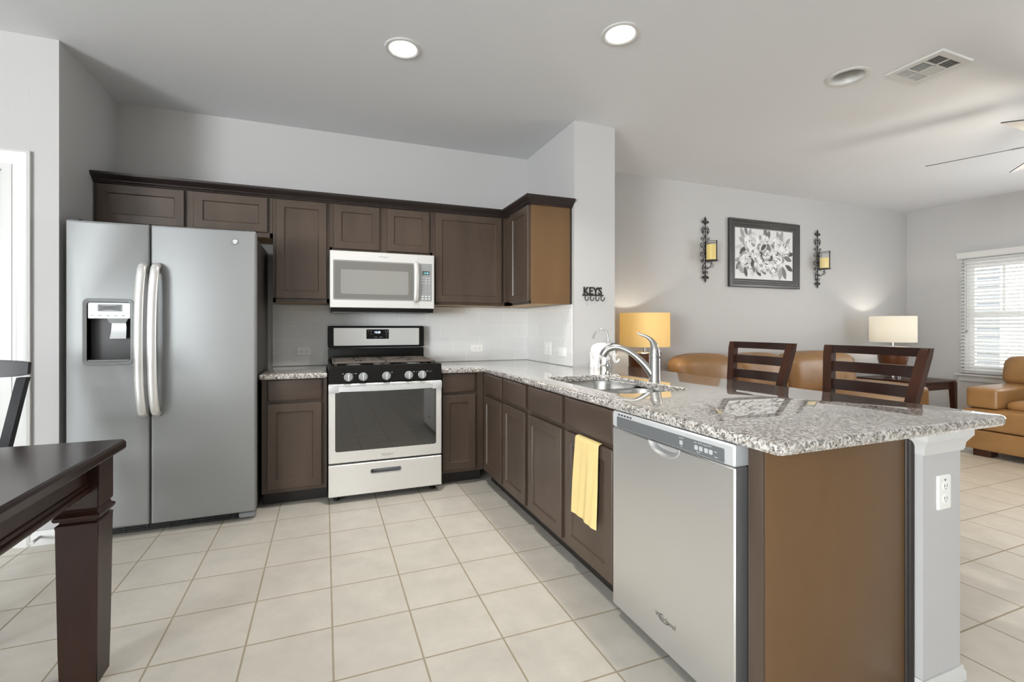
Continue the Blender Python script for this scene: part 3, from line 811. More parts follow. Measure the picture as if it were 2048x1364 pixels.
# straight top edge on the scoop
hl = [(.222, .699), (.226, .684), (.240, .671), (.262, .663), (.298, .660), (.332, .663), (.354, .671), (.368, .684), (.372, .699)]
ddo = obj('door', holed(o, FX, rrect(0, W, 0, .7005, .003, 2), hl, 0, .047, .004), STEEL, dwm)
obj('door_edge', bx(-.600, -.588, DY0+.001, DY1-.001, .045, .742), DGREY, dwm)
bm = NB(); hm = [(.297+(u-.297)*.82, .699+(v-.699)*.62) for u, v in hl]
loft(bm, [[P(o, FX, u, v, n) for u, v in l] for l, n in (([(.297+(u-.297)*1.05, .699+(v-.699)*1.08) for u, v in hl], .047), ([(.297+(u-.297)*1.02, .699+(v-.699)*1.03) for u, v in hl], .0485), (hl, .046), (hm, .026))], False, True)
obj('pocket_handle', bm, SATIN, dwm, 'shiny scooped pocket handle')
obj('vent_panel', plate(NB(), (-.590, DY1, .7445), FX, rrect(0, W, 0, .063, .006, 3), 0, .056, .005), SILV, dwm)
o = (-.646, DY1, .7445)
cs = obj('control_strip', plate(NB(), o, FX, rrect(.031, W-.034, .004, .045, .004, 3), -.001, .0012, .0005), PANELG, dwm)
for u in (.3825, .447, .466, .487, .505): obj('button', plate(NB(), o, FX, rrect(u-.007, u+.007, .016, .030, .003, 2), .001, .002), SILV, cs)
for u, n, v in ((.372, 4, .037), (.438, 2, .037), (.455, 3, .0385), (.474, 3, .037), (.492, 3, .0385)):
    bm = NB()
    for k in range(n): plate(bm, o, FX, [(u+.0055*k, v), (u+.0055*k+.004, v), (u+.0055*k+.004, v+.0015), (u+.0055*k, v+.0015)], .001, .0017)
    obj('button_label', bm, PRINT, cs)
for u, w, v in ((.3825, .008, .010), (.456, .014, .010), (.525, .012, .012), (.523, .010, .027)):
    obj('button_label', plate(NB(), o, FX, [(u-w/2, v), (u+w/2, v), (u+w/2, v+.0015), (u-w/2, v+.0015)], .001, .0017), PRINT, cs)
bm = NB()
for k in range(5): plate(bm, o, FX, rrect(.040+.018*k, .051+.018*k, .050, .056, .002, 2), -.002, .0008)
obj('vent_slots', bm, BLACKM, dwm)
bm = NB(); o = (-.6452, -2.593, .150)
text(bm, 'Whirlpool', P(o, FX, 0, -.006, -.001), FX, .0165, .0016, shear=.15)
for q in (0, 1):
    tube(bm, [P(o, FX, -.008+(.026-.004*q)*math.cos(a), .001+(.013-.003*q)*math.sin(a), .0003) for a in [PI*.55+i*.24 for i in range(20)]], .0007, 5)
obj('logo', bm, PRINTD, dwm)
obj('toe_panel', bx(-.56, -.53, DY0+.005, DY1-.005, .0, .10), BLACKM, dwm)

# ------------------------------------------------------------------ granite counters
def counter(bm, outer, holes, zt=.8440, zb=.8105):
    def inset(l, d):
        out = []; n = len(l)
        for i in range(n):
            a, b_, c = Vector(l[i-1]), Vector(l[i]), Vector(l[(i+1) % n])
            e1 = (b_-a).normalized(); e2 = (c-b_).normalized()
            n1 = Vector((-e1.y, e1.x)); n2 = Vector((-e2.y, e2.x)); m = (n1+n2)
            m = m/max(.3, m.dot(n1)); out.append(b_+m*d)
        return out
    st = [(.010, zt), (.004, zt-.002), (.0, zt-.009), (.002, zb+.008), (.007, zb)]
    tops, bots = [], []
    for l, s in [(outer, 1)]+[(h, 1) for h in holes]:
        rows = []
        use = st if l is outer else [(.005, zt), (.001, zt-.003), (0, zt-.008), (0, zb)]
        for d, z in use:
            q = inset(l, d); rows.append([bm.verts.new((p.x, p.y, z)) for p in q])
        for a, c in zip(rows, rows[1:]):
            for i in range(len(a)): bm.faces.new((a[i], a[(i+1) % len(a)], c[(i+1) % len(a)], c[i]))
        tops.append(rows[0]); bots.append(rows[-1])
    for grp in (tops, bots):
        ed = []
        for r in grp:
            for i in range(len(r)):
                e = bm.edges.get((r[i], r[(i+1) % len(r)])) or bm.edges.new((r[i], r[(i+1) % len(r)])); ed.append(e)
        bmesh.ops.triangle_fill(bm, edges=ed, use_beauty=True)
    return bm
bm = counter(NB(), [(-1.700, -.0085), (-2.092, -.0085), (-2.092, -.655), (-1.700, -.655)], [])
o = obj('countertop', bm, GRANITE, origin=(-1.9, -.3, .81), smooth=25); tag(o, 'short granite countertop between the refrigerator and the range', 'countertop')
def arc(cx, cy, r, a0, n=6): return [(cx+r*math.cos(math.radians(a0+90*k/n)), cy+r*math.sin(math.radians(a0+90*k/n))) for k in range(n+1)]
CX0, CX1, CY = -.645, .4166, -3.015
outer = [(-.0085, -.0085), (-.950, -.0085), (-.950, -.656), (CX0-.0, -.656)]+arc(CX0+.022, CY+.022, .022, 180)+arc(CX1-.03, CY+.03, .03, 270)+[(CX1, -.854), (-.0085, -.854)]
SX0, SX1, SY0, SY1 = -.518, -.098, -2.142, -1.400
hole = [(x, y) for x, y in rrect(SX0, SX1, SY0, SY1, .075, 7)][::-1]
bm = counter(NB(), outer, [hole])
o = obj('countertop', bm, GRANITE, origin=(-.2, -1.5, .81), smooth=25); tag(o, 'long L-shaped granite peninsula countertop holding the sink', 'countertop')

# ------------------------------------------------------------------ sink and taps
sk = thing('sink', 'undermount stainless double-bowl sink in the granite peninsula', 'sink', (-.31, -1.77, .62))
bm = NB()
def bowl(y0, y1):
    L = []
    for d, z in ((-.004, .809), (0, .807), (.004, .79), (.010, .68), (.022, .645), (.05, .628), (.09, .624)):
        L.append([(x, y, z) for x, y in rrect(SX0-.005+d, SX1+.005-d, y0+d, y1-d, max(.09-d*.3, .02), 7)])
    return L
ys = (SY0-.008, -1.775, -1.757, SY1+.008)
for y0, y1 in ((ys[0], ys[1]), (ys[2], ys[3])):
    bm = NB(); loft(bm, bowl(y0, y1), False, True); obj('bowl', bm, BASIN, sk)
    yc = (y0+y1)/2; bm = NB(); lathe(bm, [(0, .6245), (.044, .6245), (.046, .627), (.038, .628), (.030, .6255), (0, .6255)], (-.29, yc, 0), 24); obj('drain', bm, CHROME, sk)
obj('divider', bx(SX0+.03, SX1-.03, -1.778, -1.754, .775, .806, .009, 3), BASIN, sk)
obj('rim', holed((0, 0, .8095), (Vector((1, 0, 0)), Vector((0, 1, 0)), Vector((0, 0, 1))), rrect(SX0-.02, SX1+.012, SY0-.02, SY1+.02, .09, 7), rrect(SX0-.003, SX1+.003, SY0-.003, SY1+.003, .078, 7), -.002, -.0002, .0005), BASIN, sk)

fc = thing('kitchen_faucet', 'brushed nickel single-lever pull-out kitchen faucet behind the sink', 'faucet', (-.045, -1.80, .844))
cx, cy = -.045, -1.80
bm = NB(); lathe(bm, [(0, .844), (.031, .844), (.0315, .849), (.030, .853), (.030, .965), (.0295, .968), (.0295, .9705), (.030, .973), (.030, .990), (.0285, .994), (0, .994)], (cx, cy, 0), 32)
obj('body', bm, NICKEL, fc)
d = Vector((-.74, .67, 0)).normalized()        # spout reaches over the sink, toward the corner
dq = Vector((-.80, .60, 0)).normalized()
def S(r, z): return Vector((cx, cy, z))+dq*r
pts = bez([S(.012, .880), S(.045, .925), S(.095, .975), S(.150, 1.012), S(.205, 1.026), S(.245, 1.016), S(.268, .992)], 8)
n_ = len(pts); rr = [.024-.007*min(1, i/(n_*.35)) if i < n_*.55 else .017+.004*((i-n_*.55)/(n_*.45)) for i in range(n_)]
bm = NB(); tube(bm, pts, rr, 16); obj('spout', bm, NICKEL, fc)
bm = NB(); tube(bm, [S(.262, 1.000), S(.272, .984), S(.276, .976)], [.0215, .0215, .019], 16); obj('spray_head', bm, NICKEL, fc)
bm = NB(); tube(bm, [S(.200, 1.045), S(.236, 1.040)], .006, 8); obj('spray_button', bm, DGREY, fc)
def Hh(r, z): return Vector((cx, cy, z))+d*r
pts = bez([Hh(0, .992), Hh(0, 1.015), Hh(.004, 1.040), Hh(.018, 1.066), Hh(.042, 1.085), Hh(.070, 1.096), Hh(.090, 1.105)], 8)
rr = bezs([.0285, .026, .020, .0125, .0085, .0065, .0055], 8)
bm = NB(); tube(bm, pts, rr, 16); obj('lever', bm, NICKEL, fc)
obj('side_spine', bx(cx+.026, cx+.035, cy-.012, cy+.012, .90, 1.0, .004), DGREY, fc)

ff = thing('filter_faucet', 'slim gooseneck drinking-water faucet at the far end of the sink', 'faucet', (-.06, -1.378, .844))
fx, fy = -.06, -1.378
bm = NB(); lathe(bm, [(0, .844), (.020, .844), (.019, .850), (.012, .858), (.012, .875), (.0165, .890), (.0165, .905), (.011, .915), (.008, .935), (0, .935)], (fx, fy, 0), 20); obj('body', bm, NICKEL, ff)
q = Vector((-.86, .50, 0)).normalized()
def G(r, z): return Vector((fx, fy, z))+q*r
pts = bez([G(0, .92), G(0, 1.0), G(0, 1.070), G(.012, 1.108), G(.042, 1.124), G(.074, 1.108), G(.092, 1.068), G(.094, 1.062)], 8)
bm = NB(); tube(bm, pts, .0052, 10); obj('gooseneck', bm, NICKEL, ff)
bm = NB(); tube(bm, [G(0, .897), G(.04, .899), G(.052, .899)], [.008, .006, .006], 10); tube(bm, bez([G(.052, .893), G(.054, .915), G(.058, .945)], 4), bezs([.0065, .006, .004], 4), 10); obj('lever', bm, CHROME, ff)

# ------------------------------------------------------------------ small things on counter and walls
el = thing('elephant_figurine', 'white ceramic elephant standing on the granite by the stub wall', 'figurine', (.17, -.945, .844))
ex, ey, ez = .155, -.945, .844
bm = NB()
def ell(bm, c, r, n=20, rot=0, m=12):
    t = NB(); bmesh.ops.create_uvsphere(t, u_segments=n, v_segments=m, radius=1)
    for v in t.verts:
        p = Vector((v.co.x*r[0], v.co.y*r[1], v.co.z*r[2]))
        if rot: p = Matrix.Rotation(rot, 3, 'Y') @ p
        v.co = p+Vector(c)
    merge(bm, t)
# body skinned from overlapping rings: rump at left, head at right
loops = []
for s, r0, zc in ((-.062, .012, .118), (-.060, .032, .116), (-.048, .052, .112), (-.02, .062, .113), (.015, .062, .118), (.045, .054, .124), (.062, .045, .128)):
    loops.append([(ex+s, ey+.8*r0*math.cos(a*PI/10), ez+zc+r0*1.02*math.sin(a*PI/10)) for a in range(20)])
loft(bm, loops)
for sx_, sy_ in ((-.037, -.026), (-.037, .026), (.028, -.027), (.028, .027)):
    loft(bm, [[(ex+sx_+r*math.cos(a*PI/8), ey+sy_+r*math.sin(a*PI/8), ez+z) for a in range(16)] for z, r in ((0, .022), (.006, .0235), (.03, .021), (.065, .022), (.11, .024))])
body_e = obj('body', bm, CERAMIC, el, smooth=60)
bm = NB(); ell(bm, (ex+.082, ey, ez+.134), (.040, .038, .044)); ell(bm, (ex+.092, ey, ez+.112), (.030, .030, .034))
tube(bm, bez([(ex+.108, ey, ez+.115), (ex+.122, ey, ez+.085), (ex+.127, ey, ez+.055), (ex+.140, ey, ez+.036), (ex+.160, ey, ez+.040), (ex+.172, ey, ez+.056)], 6), bezs([.024, .019, .014, .011, .009, .008], 6), 12)
for s in (-1, 1): tube(bm, bez([(ex+.100, ey+s*.020, ez+.096), (ex+.118, ey+s*.024, ez+.082), (ex+.136, ey+s*.022, ez+.088)], 4), bezs([.006, .005, .002], 4), 8)
obj('head', bm, CERAMIC, el, smooth=60)
for s in (-1, 1):
    bm = NB(); L = []
    for k in range(7):
        u = k/6; w = .046*math.sin(PI*(.18+.72*u)); 
        L.append([(ex+.056-.042*math.sin(u*PI*.55)+q_*.006, ey+s*(.040+.010*math.sin(u*PI))+s*q2*.004, ez+.158-.086*u+0*w) for q_, q2 in ((w*110*0+1, 1), (-1, 1), (-1, -1), (1, -1))])
    loops = []
    for k in range(9):
        a = PI*k/8
        loops.append([(ex+.064-.050*math.sin(a)*(.5+.5*t_), ey+s*(.041+.012*t_*math.sin(a)+.004*math.sin(t_*9)), ez+.117+.045*math.cos(a)*(.85+.15*t_)-.012*t_) for t_ in (0, .25, .5, .75, 1)])
    grid = [[bm.verts.new(p) for p in l] for l in loops]
    for a, c in zip(grid, grid[1:]):
        for i in range(4): bm.faces.new((a[i], a[i+1], c[i+1], c[i]))
    r_ = bmesh.ops.solidify(bm, geom=list(bm.faces), thickness=.005)
    obj('ear', bm, CERAMIC, el, smooth=60)

kr = thing('key_rack', 'bronze KEYS letter key rack with four hooks on the stub wall', 'key holder', (.155, -.853, 1.33))
bm = NB(); text(bm, 'KEYS', (.155, -.8545, 1.381), FY, .054, .006, bold=.022, sx=.95)
obj('letters', bm, METALB, kr)
bm = NB(); box(bm, .072, .240, -.862, -.853, 1.370, 1.381, .002); ell(bm, (.072, -.858, 1.375), (.007, .005, .007)); ell(bm, (.240, -.858, 1.375), (.007, .005, .007)); obj('bar', bm, METALB, kr)
for x in (.088, .134, .180, .226):
    bm = NB(); tube(bm, bez([(x, -.858, 1.372), (x, -.860, 1.345), (x+.004, -.870, 1.333), (x+.010, -.880, 1.340), (x+.012, -.884, 1.352)], 6), .0032, 8); ell(bm, (x+.012, -.884, 1.354), (.0045, .0045, .0045)); obj('hook', bm, METALB, kr)

def outlet(label, o, F, w, h, horiz=False, kind='duplex', group='white wall outlets'):
    c = P(o, F, w/2, h/2, 0)
    t = thing('wall_outlet' if kind != 'switch' else 'wall_switch', label, 'outlet' if kind != 'switch' else 'switch', c, group if kind != 'switch' else None)
    obj('cover_plate', plate(NB(), o, F, rrect(0, w, 0, h, .004, 3), 0, .0065, .003), PLATEW, t)
    if kind == 'switch':
        for u in (w*.28, w*.72):
            obj('toggle', plate(NB(), o, F, rrect(u-.015, u+.015, h*.22, h*.78, .002, 2), .006, .0085, .001), PLATEW, t)
        return t
    for s in (-1, 1):
        cu, cv = (w/2+s*.0195, h/2) if horiz else (w/2, h/2+s*.0195)
        ru, rv = (.0135, .0165) if horiz else (.0165, .0135)
        bm = NB(); plate(bm, o, F, [(cu+ru*max(-.86, min(.86, math.cos(a*PI/10)*1.0)) , cv+rv*math.sin(a*PI/10)) if not horiz else (cu+ru*math.cos(a*PI/10), cv+rv*max(-.86, min(.86, math.sin(a*PI/10)))) for a in range(20)], .006, .0082, .0008)
        so = obj('socket', bm, PLATEW, t)
        bm = NB()
        for q_ in (-1, 1):
            a = (cu, cv+q_*.0062) if horiz else (cu+q_*.0062, cv+.002)
            du, dv = (.0042, .0012) if horiz else (.0012, .0042)
            plate(bm, o, F, [(a[0]-du, a[1]-dv), (a[0]+du, a[1]-dv), (a[0]+du, a[1]+dv), (a[0]-du, a[1]+dv)], .008, .0086)
        if horiz: plate(bm, o, F, rrect(cu+.0065, cu+.0105, cv-.002, cv+.002, .0015, 2), .008, .0086)
        else: plate(bm, o, F, rrect(cu-.002, cu+.002, cv-.0095, cv-.0055, .0015, 2), .008, .0086)
        obj('slots', bm, SLOT, so)
    return t
outlet('white horizontal outlet on the backsplash left of the range', (-1.918, -.0075, .919), FY, .109, .067, True)
outlet('white horizontal outlet on the backsplash right of the range', (-.532, -.0075, .919), FY, .110, .067, True)
outlet('white double switch plate on the tiled side wall near the corner', (-.0075, -.383, .910), FX, .115, .108, kind='switch')
outlet('white horizontal outlet on the tiled side wall near the stub end', (-.0075, -.624, .911), FX, .116, .067, True)
po = outlet('white vertical outlet on the end of the peninsula post', (.079, PY, .563), FY, .066, .108)
bm = NB(); plate(bm, (.079, PY, .563), FY, [(.033, .089), (.038, .096), (.028, .096)], .006, .0072); obj('mark', bm, SLOT, po)

# towel folded over the sink door
bm = NB(); nU, nV = 18, 40
front = []
for j in range(nV+1):
    v = j/nV; row = []
    for i in range(nU+1):
        u = i/nU
        y = -2.0-.006+.026*v*.9-.192*u-.03*(1-v)*u*0
        if v < .06:      # over the door's top edge
            a = v/.06*PI/2; x = -.632-.0175*math.sin(a); z = .6445+.006*math.cos(a)
        else:
            w = (v-.06)/.94
            x = -.6495-.003*w-(.0045*math.sin(u*9+1.5)+.003*math.sin(u*21+2*w))*min(1, w*2)*.9-.003
            z = .6445-w*(.350-.0)-.012*u*w
        row.append((x, y, z))
    front.append([bm.verts.new(p) for p in row])
for a, c in zip(front, front[1:]):
    for i in range(nU): bm.faces.new((a[i], a[i+1], c[i+1], c[i]))
bmesh.ops.solidify(bm, geom=list(bm.faces), thickness=-.005)
tw = obj('dish_towel', bm, TOWEL, origin=(-.65, -2.1, .3), smooth=80); tag(tw, 'yellow terry dish towel hanging over the sink cabinet door', 'towel')

# spring door stop on the baseboard by the pantry door
ds = thing('door_stop', 'small metal spring door stop on the baseboard behind the dining table', 'door stop', (-3.10, -.74, .05))
bm = NB(); tube(bm, [(-3.10+.006*math.cos(k*1.2), -.74-.0013*k, .045+.006*math.sin(k*1.2)) for k in range(50)], .0018, 6); obj('spring', bm, NICKEL, ds)
bm = NB(); lathe(bm, [(0, -.815), (.009, -.815), (.010, -.805), (0, -.803)], (-3.10, 0, .045), 14, 'y'); obj('tip', bm, WHITE, ds)

# ------------------------------------------------------------------ ceiling: recessed lights, vent, fan
def can(label, x, y, r, on):
    t = thing('ceiling_light', label, 'ceiling light', (x, y, CZ), 'recessed ceiling lights')
    bm = NB(); lp = [(r, CZ-.0005), (r, CZ-.004), (r*.93, CZ-.007), (r*.80, CZ-.006), (r*.74, CZ-.002)]
    L = [[(x+q*math.cos(2*PI*i/40), y+q*math.sin(2*PI*i/40), z) for i in range(40)] for q, z in lp]
    loft(bm, L, False, False); obj('trim_ring', bm, WHITE, t)
    if on:
        bm = NB(); lathe(bm, [(0, CZ-.0055), (r*.5, CZ-.005), (r*.74, CZ-.0025), (r*.74, CZ-.0015), (0, CZ-.0012)], (x, y, 0), 40); obj('diffuser', bm, LAMPON, t)
        l = bpy.data.lights.new('can_lamp', 'AREA'); l.shape = 'DISK'; l.size = r*1.3; l.energy = CANW; l.spread = math.radians(115); l.color = (1, .955, .89)
        lo = bpy.data.objects.new('lamp', l); COL.objects.link(lo); lo.parent = t; lo.location = (0, 0, -.012)
    else:
        bm = NB(); L = [[(x+q*math.cos(2*PI*i/40), y+q*math.sin(2*PI*i/40), z) for i in range(40)] for q, z in ((r*.75, CZ-.003), (r*.72, CZ+.004), (r*.64, CZ+.05), (r*.60, CZ+.10))]
        loft(bm, L, False, True); obj('baffle', bm, WHITE, t)
        bm = NB(); lathe(bm, [(0, CZ+.035), (.03, CZ+.040), (.045, CZ+.055), (.040, CZ+.075), (.02, CZ+.098), (0, CZ+.098)], (x, y, 0), 28)
        obj('unlit_lamp', bm, GREY, t)
CANW = 12.5
can('lit recessed ceiling light above the kitchen floor', -1.317, -1.300, .098, True)
can('lit recessed ceiling light above the peninsula', -.285, -1.828, .098, True)
can('unlit recessed ceiling light beside the air vent', 1.243, -1.974, .112, False)

vt = thing('ceiling_vent', 'square white louvered air vent in the ceiling', 'vent', (1.577, -2.205, CZ), None)
V0, V1, W0, W1 = 1.430, 1.724, -2.352, -2.060
bm = holed((V0, W1, CZ), (Vector((1, 0, 0)), Vector((0, -1, 0)), Vector((0, 0, -1))), rrect(0, .294, 0, .292, .004, 2), rrect(.042, .252, .040, .252, .003, 2), 0, .009, .006)
obj('frame', bm, WHITE, vt)
bm = bx(V0+.03, V1-.03, W0+.03, W1-.03, CZ-.002, CZ-.0004); obj('duct', bm, SLOT, vt)
bm = NB()
box(bm, 1.573, 1.581, W0+.04, W1-.04, CZ-.008, CZ-.003)
for y in (-2.243, -2.160): box(bm, V0+.04, V1-.04, y-.005, y+.005, CZ-.008, CZ-.003)
obj('divider', bm, WHITE, vt)
bm = NB()
def fin(x0, x1, y0, y1, ax, lean, w=.010):
    # thin slanted louver running from (x0,y0) to (x1,y1); lean shifts its upper edge along the other axis
    d = Vector((0, lean, 0)) if ax == 'x' else Vector((lean, 0, 0)); e = Vector((0, .0012, 0)) if ax == 'x' else Vector((.0012, 0, 0))
    a0, a1 = Vector((x0, y0, CZ-.0075)), Vector((x1, y1, CZ-.0075)); up = Vector((0, 0, .0055))
    hexa(bm, [a0, a1, a1+e, a0+e], [a0+d+up, a1+d+up, a1+d+up+e, a0+d+up+e])
for i, (x0, x1) in enumerate(((V0+.043, 1.572), (1.582, V1-.043))):
    for k in range(6):
        y = -2.308+.0105*k; fin(x0, x1, y, y, 'x', .004)
        y = -2.156+.0105*k; fin(x0, x1, y, y, 'x', -.002)
    for k in range(9):
        x = x0+(x1-x0)*(k+.2)/9; fin(x, x, -2.236, -2.166, 'y', .003 if i == 0 else -.009)
obj('louvers', bm, WHITE, vt)

FCX, FCY, FCZ, FR, FA = 2.704, -2.375, 2.316, .664, 109.9
fn = thing('ceiling_fan', 'white-and-silver ceiling fan with lit bowl at the right edge', 'ceiling fan', (FCX, FCY, CZ))
bm = NB(); lathe(bm, [(0, CZ-.0005), (.07, CZ-.0005), (.068, CZ-.03), (.02, CZ-.06), (.014, CZ-.06), (.014, FCZ+.14), (0, FCZ+.14)], (FCX, FCY, 0), 28); obj('downrod', bm, NICKEL, fn)
bm = NB(); lathe(bm, [(0, FCZ+.15), (.05, FCZ+.15), (.11, FCZ+.11), (.125, FCZ+.05), (.11, FCZ+.0), (.07, FCZ-.03), (0, FCZ-.03)], (FCX, FCY, 0), 32); obj('motor_housing', bm, NICKEL, fn)
bm = NB(); lathe(bm, [(0, FCZ-.15), (.04, FCZ-.148), (.09, FCZ-.125), (.125, FCZ-.08), (.13, FCZ-.045), (.12, FCZ-.035), (0, FCZ-.034)], (FCX, FCY, 0), 32); obj('light_bowl', bm, BULB, fn)
for k in range(5):
    a = math.radians(FA+72*k); u = Vector((math.cos(a), math.sin(a), 0)); w = Vector((-u.y, u.x, 0)); pitch = math.radians(-14)
    wv = w*math.cos(pitch)+Vector((0, 0, 1))*math.sin(pitch); nv = u.cross(wv)
    c = Vector((FCX, FCY, FCZ+.02))
    prof = [(.18, -.048), (.40, -.062), (FR-.008, -.070), (FR, -.062), (FR, .062), (FR-.008, .070), (.40, .062), (.18, .048)]
    bm = NB(); loft(bm, [[c+u*r+wv*q_+nv*h for r, q_ in prof] for h in (-.003, .003)])
    for f in bm.faces:
        if len(f.verts) == 4: f.material_index = 1
    bl = obj('blade', bm, [FANW, DGREY], fn)
    bm = NB(); tube(bm, [c+u*.09, c+u*.16, c+u*.24], [.016, .012, .016], 8, flat=(nv, .4)); obj('blade_bracket', bm, NICKEL, bl)
l = bpy.data.lights.new('fan_lamp', 'POINT'); l.energy = 15; l.color = (1, .93, .80); l.shadow_soft_size = .10
lo = bpy.data.objects.new('lamp', l); COL.objects.link(lo); lo.parent = fn; lo.location = (0, 0, FCZ-CZ-.26)
l = bpy.data.lights.new('fan_bowl_glow', 'AREA'); l.shape = 'DISK'; l.size = .2; l.energy = 16; l.color = (1, .80, .52)
lo = bpy.data.objects.new('lamp', l); COL.objects.link(lo); lo.parent = fn; lo.location = (0, 0, FCZ-CZ-.155)

# ------------------------------------------------------------------ living room wall: sconces, candles, picture
def spiral(c, r0, a0, turns, s=1, n=26, k=.16):
    """scroll curling inward from radius r0; returns local (x,z)"""
    out = []
    for i in range(n+1):
        t = i/n; a = a0+s*turns*2*PI*t; r = r0*(1-t)+r0*k*t
        out.append((c[0]+r*math.cos(a), c[1]+r*math.sin(a)))
    return out
def sconce(label, X, Z0):
    t = thing('wall_sconce', label, 'sconce', (X, -.002, Z0), 'wrought iron candle sconces')
    def Q(p, y=-.014): return Vector((X+p[0], y, Z0+p[1]))
    bm = NB(); tube(bm, [Q((0, .045)), Q((0, .665))], .0048, 8)
    obj('spine', bm, METALB, t)
    for z0, s in ((.0, 1), (.709, -1)):      # fleur-de-lis finials
        bm = NB()
        prof = [(0, 0), (.010, .018), (.017, .036), (.013, .058), (.006, .080), (.009, .092), (0, .094)]
        L = []
        for r, h in prof: L.append([(X+max(r, .0004)*math.cos(i*PI/6), -.014+.45*max(r, .0004)*math.sin(i*PI/6), Z0+z0+s*h) for i in range(12)])
        loft(bm, L)
        for q_ in (-1, 1):
            tube(bm, bez([Q((q_*.004, z0+s*.082)), Q((q_*.020, z0+s*.066)), Q((q_*.036, z0+s*.050)), Q((q_*.040, z0+s*.066)), Q((q_*.030, z0+s*.072))], 5), bezs([.006, .006, .006, .005, .003], 5), 8)
        obj('finial', bm, METALB, t)
    def scroll(pts, r=.0030):
        bm = NB(); tube(bm, [Q(p) for p in pts], r, 7); obj('scroll', bm, METALB, t)
    for s in (-1, 1):
        # top: small heart scroll and inner curl
        scroll(spiral((s*.022, .580), .020, PI/2 if s > 0 else PI/2, 1.2, -s))
        scroll([(s*.004, .470)]+[tuple(v)[:2] for v in bez([(s*.012, .500, 0), (s*.040, .530, 0), (s*.050, .560, 0), (s*.042, .585, 0)], 5)]+spiral((s*.024, .545), .020, 0 if s < 0 else PI, 1.1, s)[6:])
        # bottom, mirrored
        scroll(spiral((s*.020, .115), .020, -PI/2, 1.2, s))
        scroll(spiral((s*.024, .160), .020, PI if s > 0 else 0, 1.2, -s))
    # four curls down the left side and two beside the candle on the right
    for zc, r, s in ((.468, .024, 1), (.395, .036, 1), (.310, .036, -1), (.237, .024, -1)):
        scroll([(-.004, zc-(.03 if s > 0 else -.03)*1.6)]+spiral((-.045, zc), r, -PI/2*0 if False else (0 - s*PI*.35), 1.35, s), .0031)
    for zc, r, s in ((.468, .024, -1), (.395, .036, -1), (.310, .036, 1), (.237, .024, 1)):
        scroll([(.004, zc-(.03 if s < 0 else -.03)*1.6)]+spiral((.045, zc), r, PI+(-s*PI*.35), 1.35, s), .0031)
    scroll([tuple(v)[:2] for v in bez([(-.005, .215, 0), (-.030, .190, 0), (-.040, .150, 0), (-.028, .110, 0), (-.004, .095, 0)], 6)], .0036)
    # arm, dish and glass sleeve
    Y = -.095
    bm = NB(); tube(bm, bez([Q((0, .165)), Q((.004, .150), -.045), Q((.010, .180), -.082), Q((0, .222), -.095)], 6), .004, 8); 
    tube(bm, [Vector((X+.03+.022*math.cos(a), -.07, Z0+.185+.022*math.sin(a))) for a in [PI*.9-i*.3 for i in range(18)]], .003, 7)
    obj('bracket', bm, METALB, t)
    bm = NB(); lathe(bm, [(0, .222), (.060, .222), (.066, .228), (.066, .232), (.060, .230), (0, .230)], (X, Y, Z0), 32); obj('dish', bm, METALB, t)
    bm = NB(); tube(bm, [(X+.0605*math.cos(i*PI/16), Y+.0605*math.sin(i*PI/16), Z0+.424) for i in range(32)], .0028, 6, closed=True); obj('collar', bm, METALB, t)
    bm = NB(); L = [[(X+r*math.cos(i*PI/18), Y+r*math.sin(i*PI/18), Z0+z) for i in range(36)] for r, z in ((.057, .2315), (.057, .436), (.0545, .436), (.0545, .2315))]
    loft(bm, L+[L[0]], False, False); obj('glass_sleeve', bm, GLASS, t)
    return t
def candle(label, X, Z0, h, m):
    Y = -.095
    t = thing('pillar_candle', label, 'candle', (X, Y, Z0+.2305), 'yellow pillar candles')
    bm = NB(); lathe(bm, [(0, .2305), (.050, .2305), (.052, .233), (.052, .2305+h-.004), (.048, .2305+h), (.03, .2305+h-.006), (0, .2305+h-.008)], (X, Y, Z0), 32); obj('wax', bm, m, t)
    bm = NB(); tube(bm, [(X, Y, Z0+.2305+h-.010), (X+.001, Y, Z0+.2305+h+.008)], .0014, 6); obj('wick', bm, WICK, t)
sconce('black scrolled iron sconce left of the flower picture', 2.063, 1.604)
candle('tall yellow pillar candle in the left wall sconce', 2.063, 1.604, .165, WAX)
sconce('black scrolled iron sconce right of the flower picture', 3.785, 1.594)
candle('shorter pale yellow candle in the right wall sconce', 3.785, 1.594, .125, WAXP)

pic = thing('framed_picture', 'black and white flower painting in a wide charcoal frame', 'picture', (2.92, -.02, 1.95))
FX0, FX1, FZ0, FZ1 = 2.388, 3.462, 1.577, 2.327
o = (FX0, -.002, FZ0); w, h = FX1-FX0, FZ1-FZ0
prof = [(0, 0), (0, .030), (.006, .036), (.028, .038), (.036, .030), (.056, .028), (.064, .020), (.078, .020), (.088, .012), (.094, .010)]
bm = NB(); L = [[P(o, FY, i, i, d), P(o, FY, w-i, i, d), P(o, FY, w-i, h-i, d), P(o, FY, i, h-i, d)] for i, d in prof]
loft(bm, L, True, False); obj('frame', bm, FRAMEB, pic)
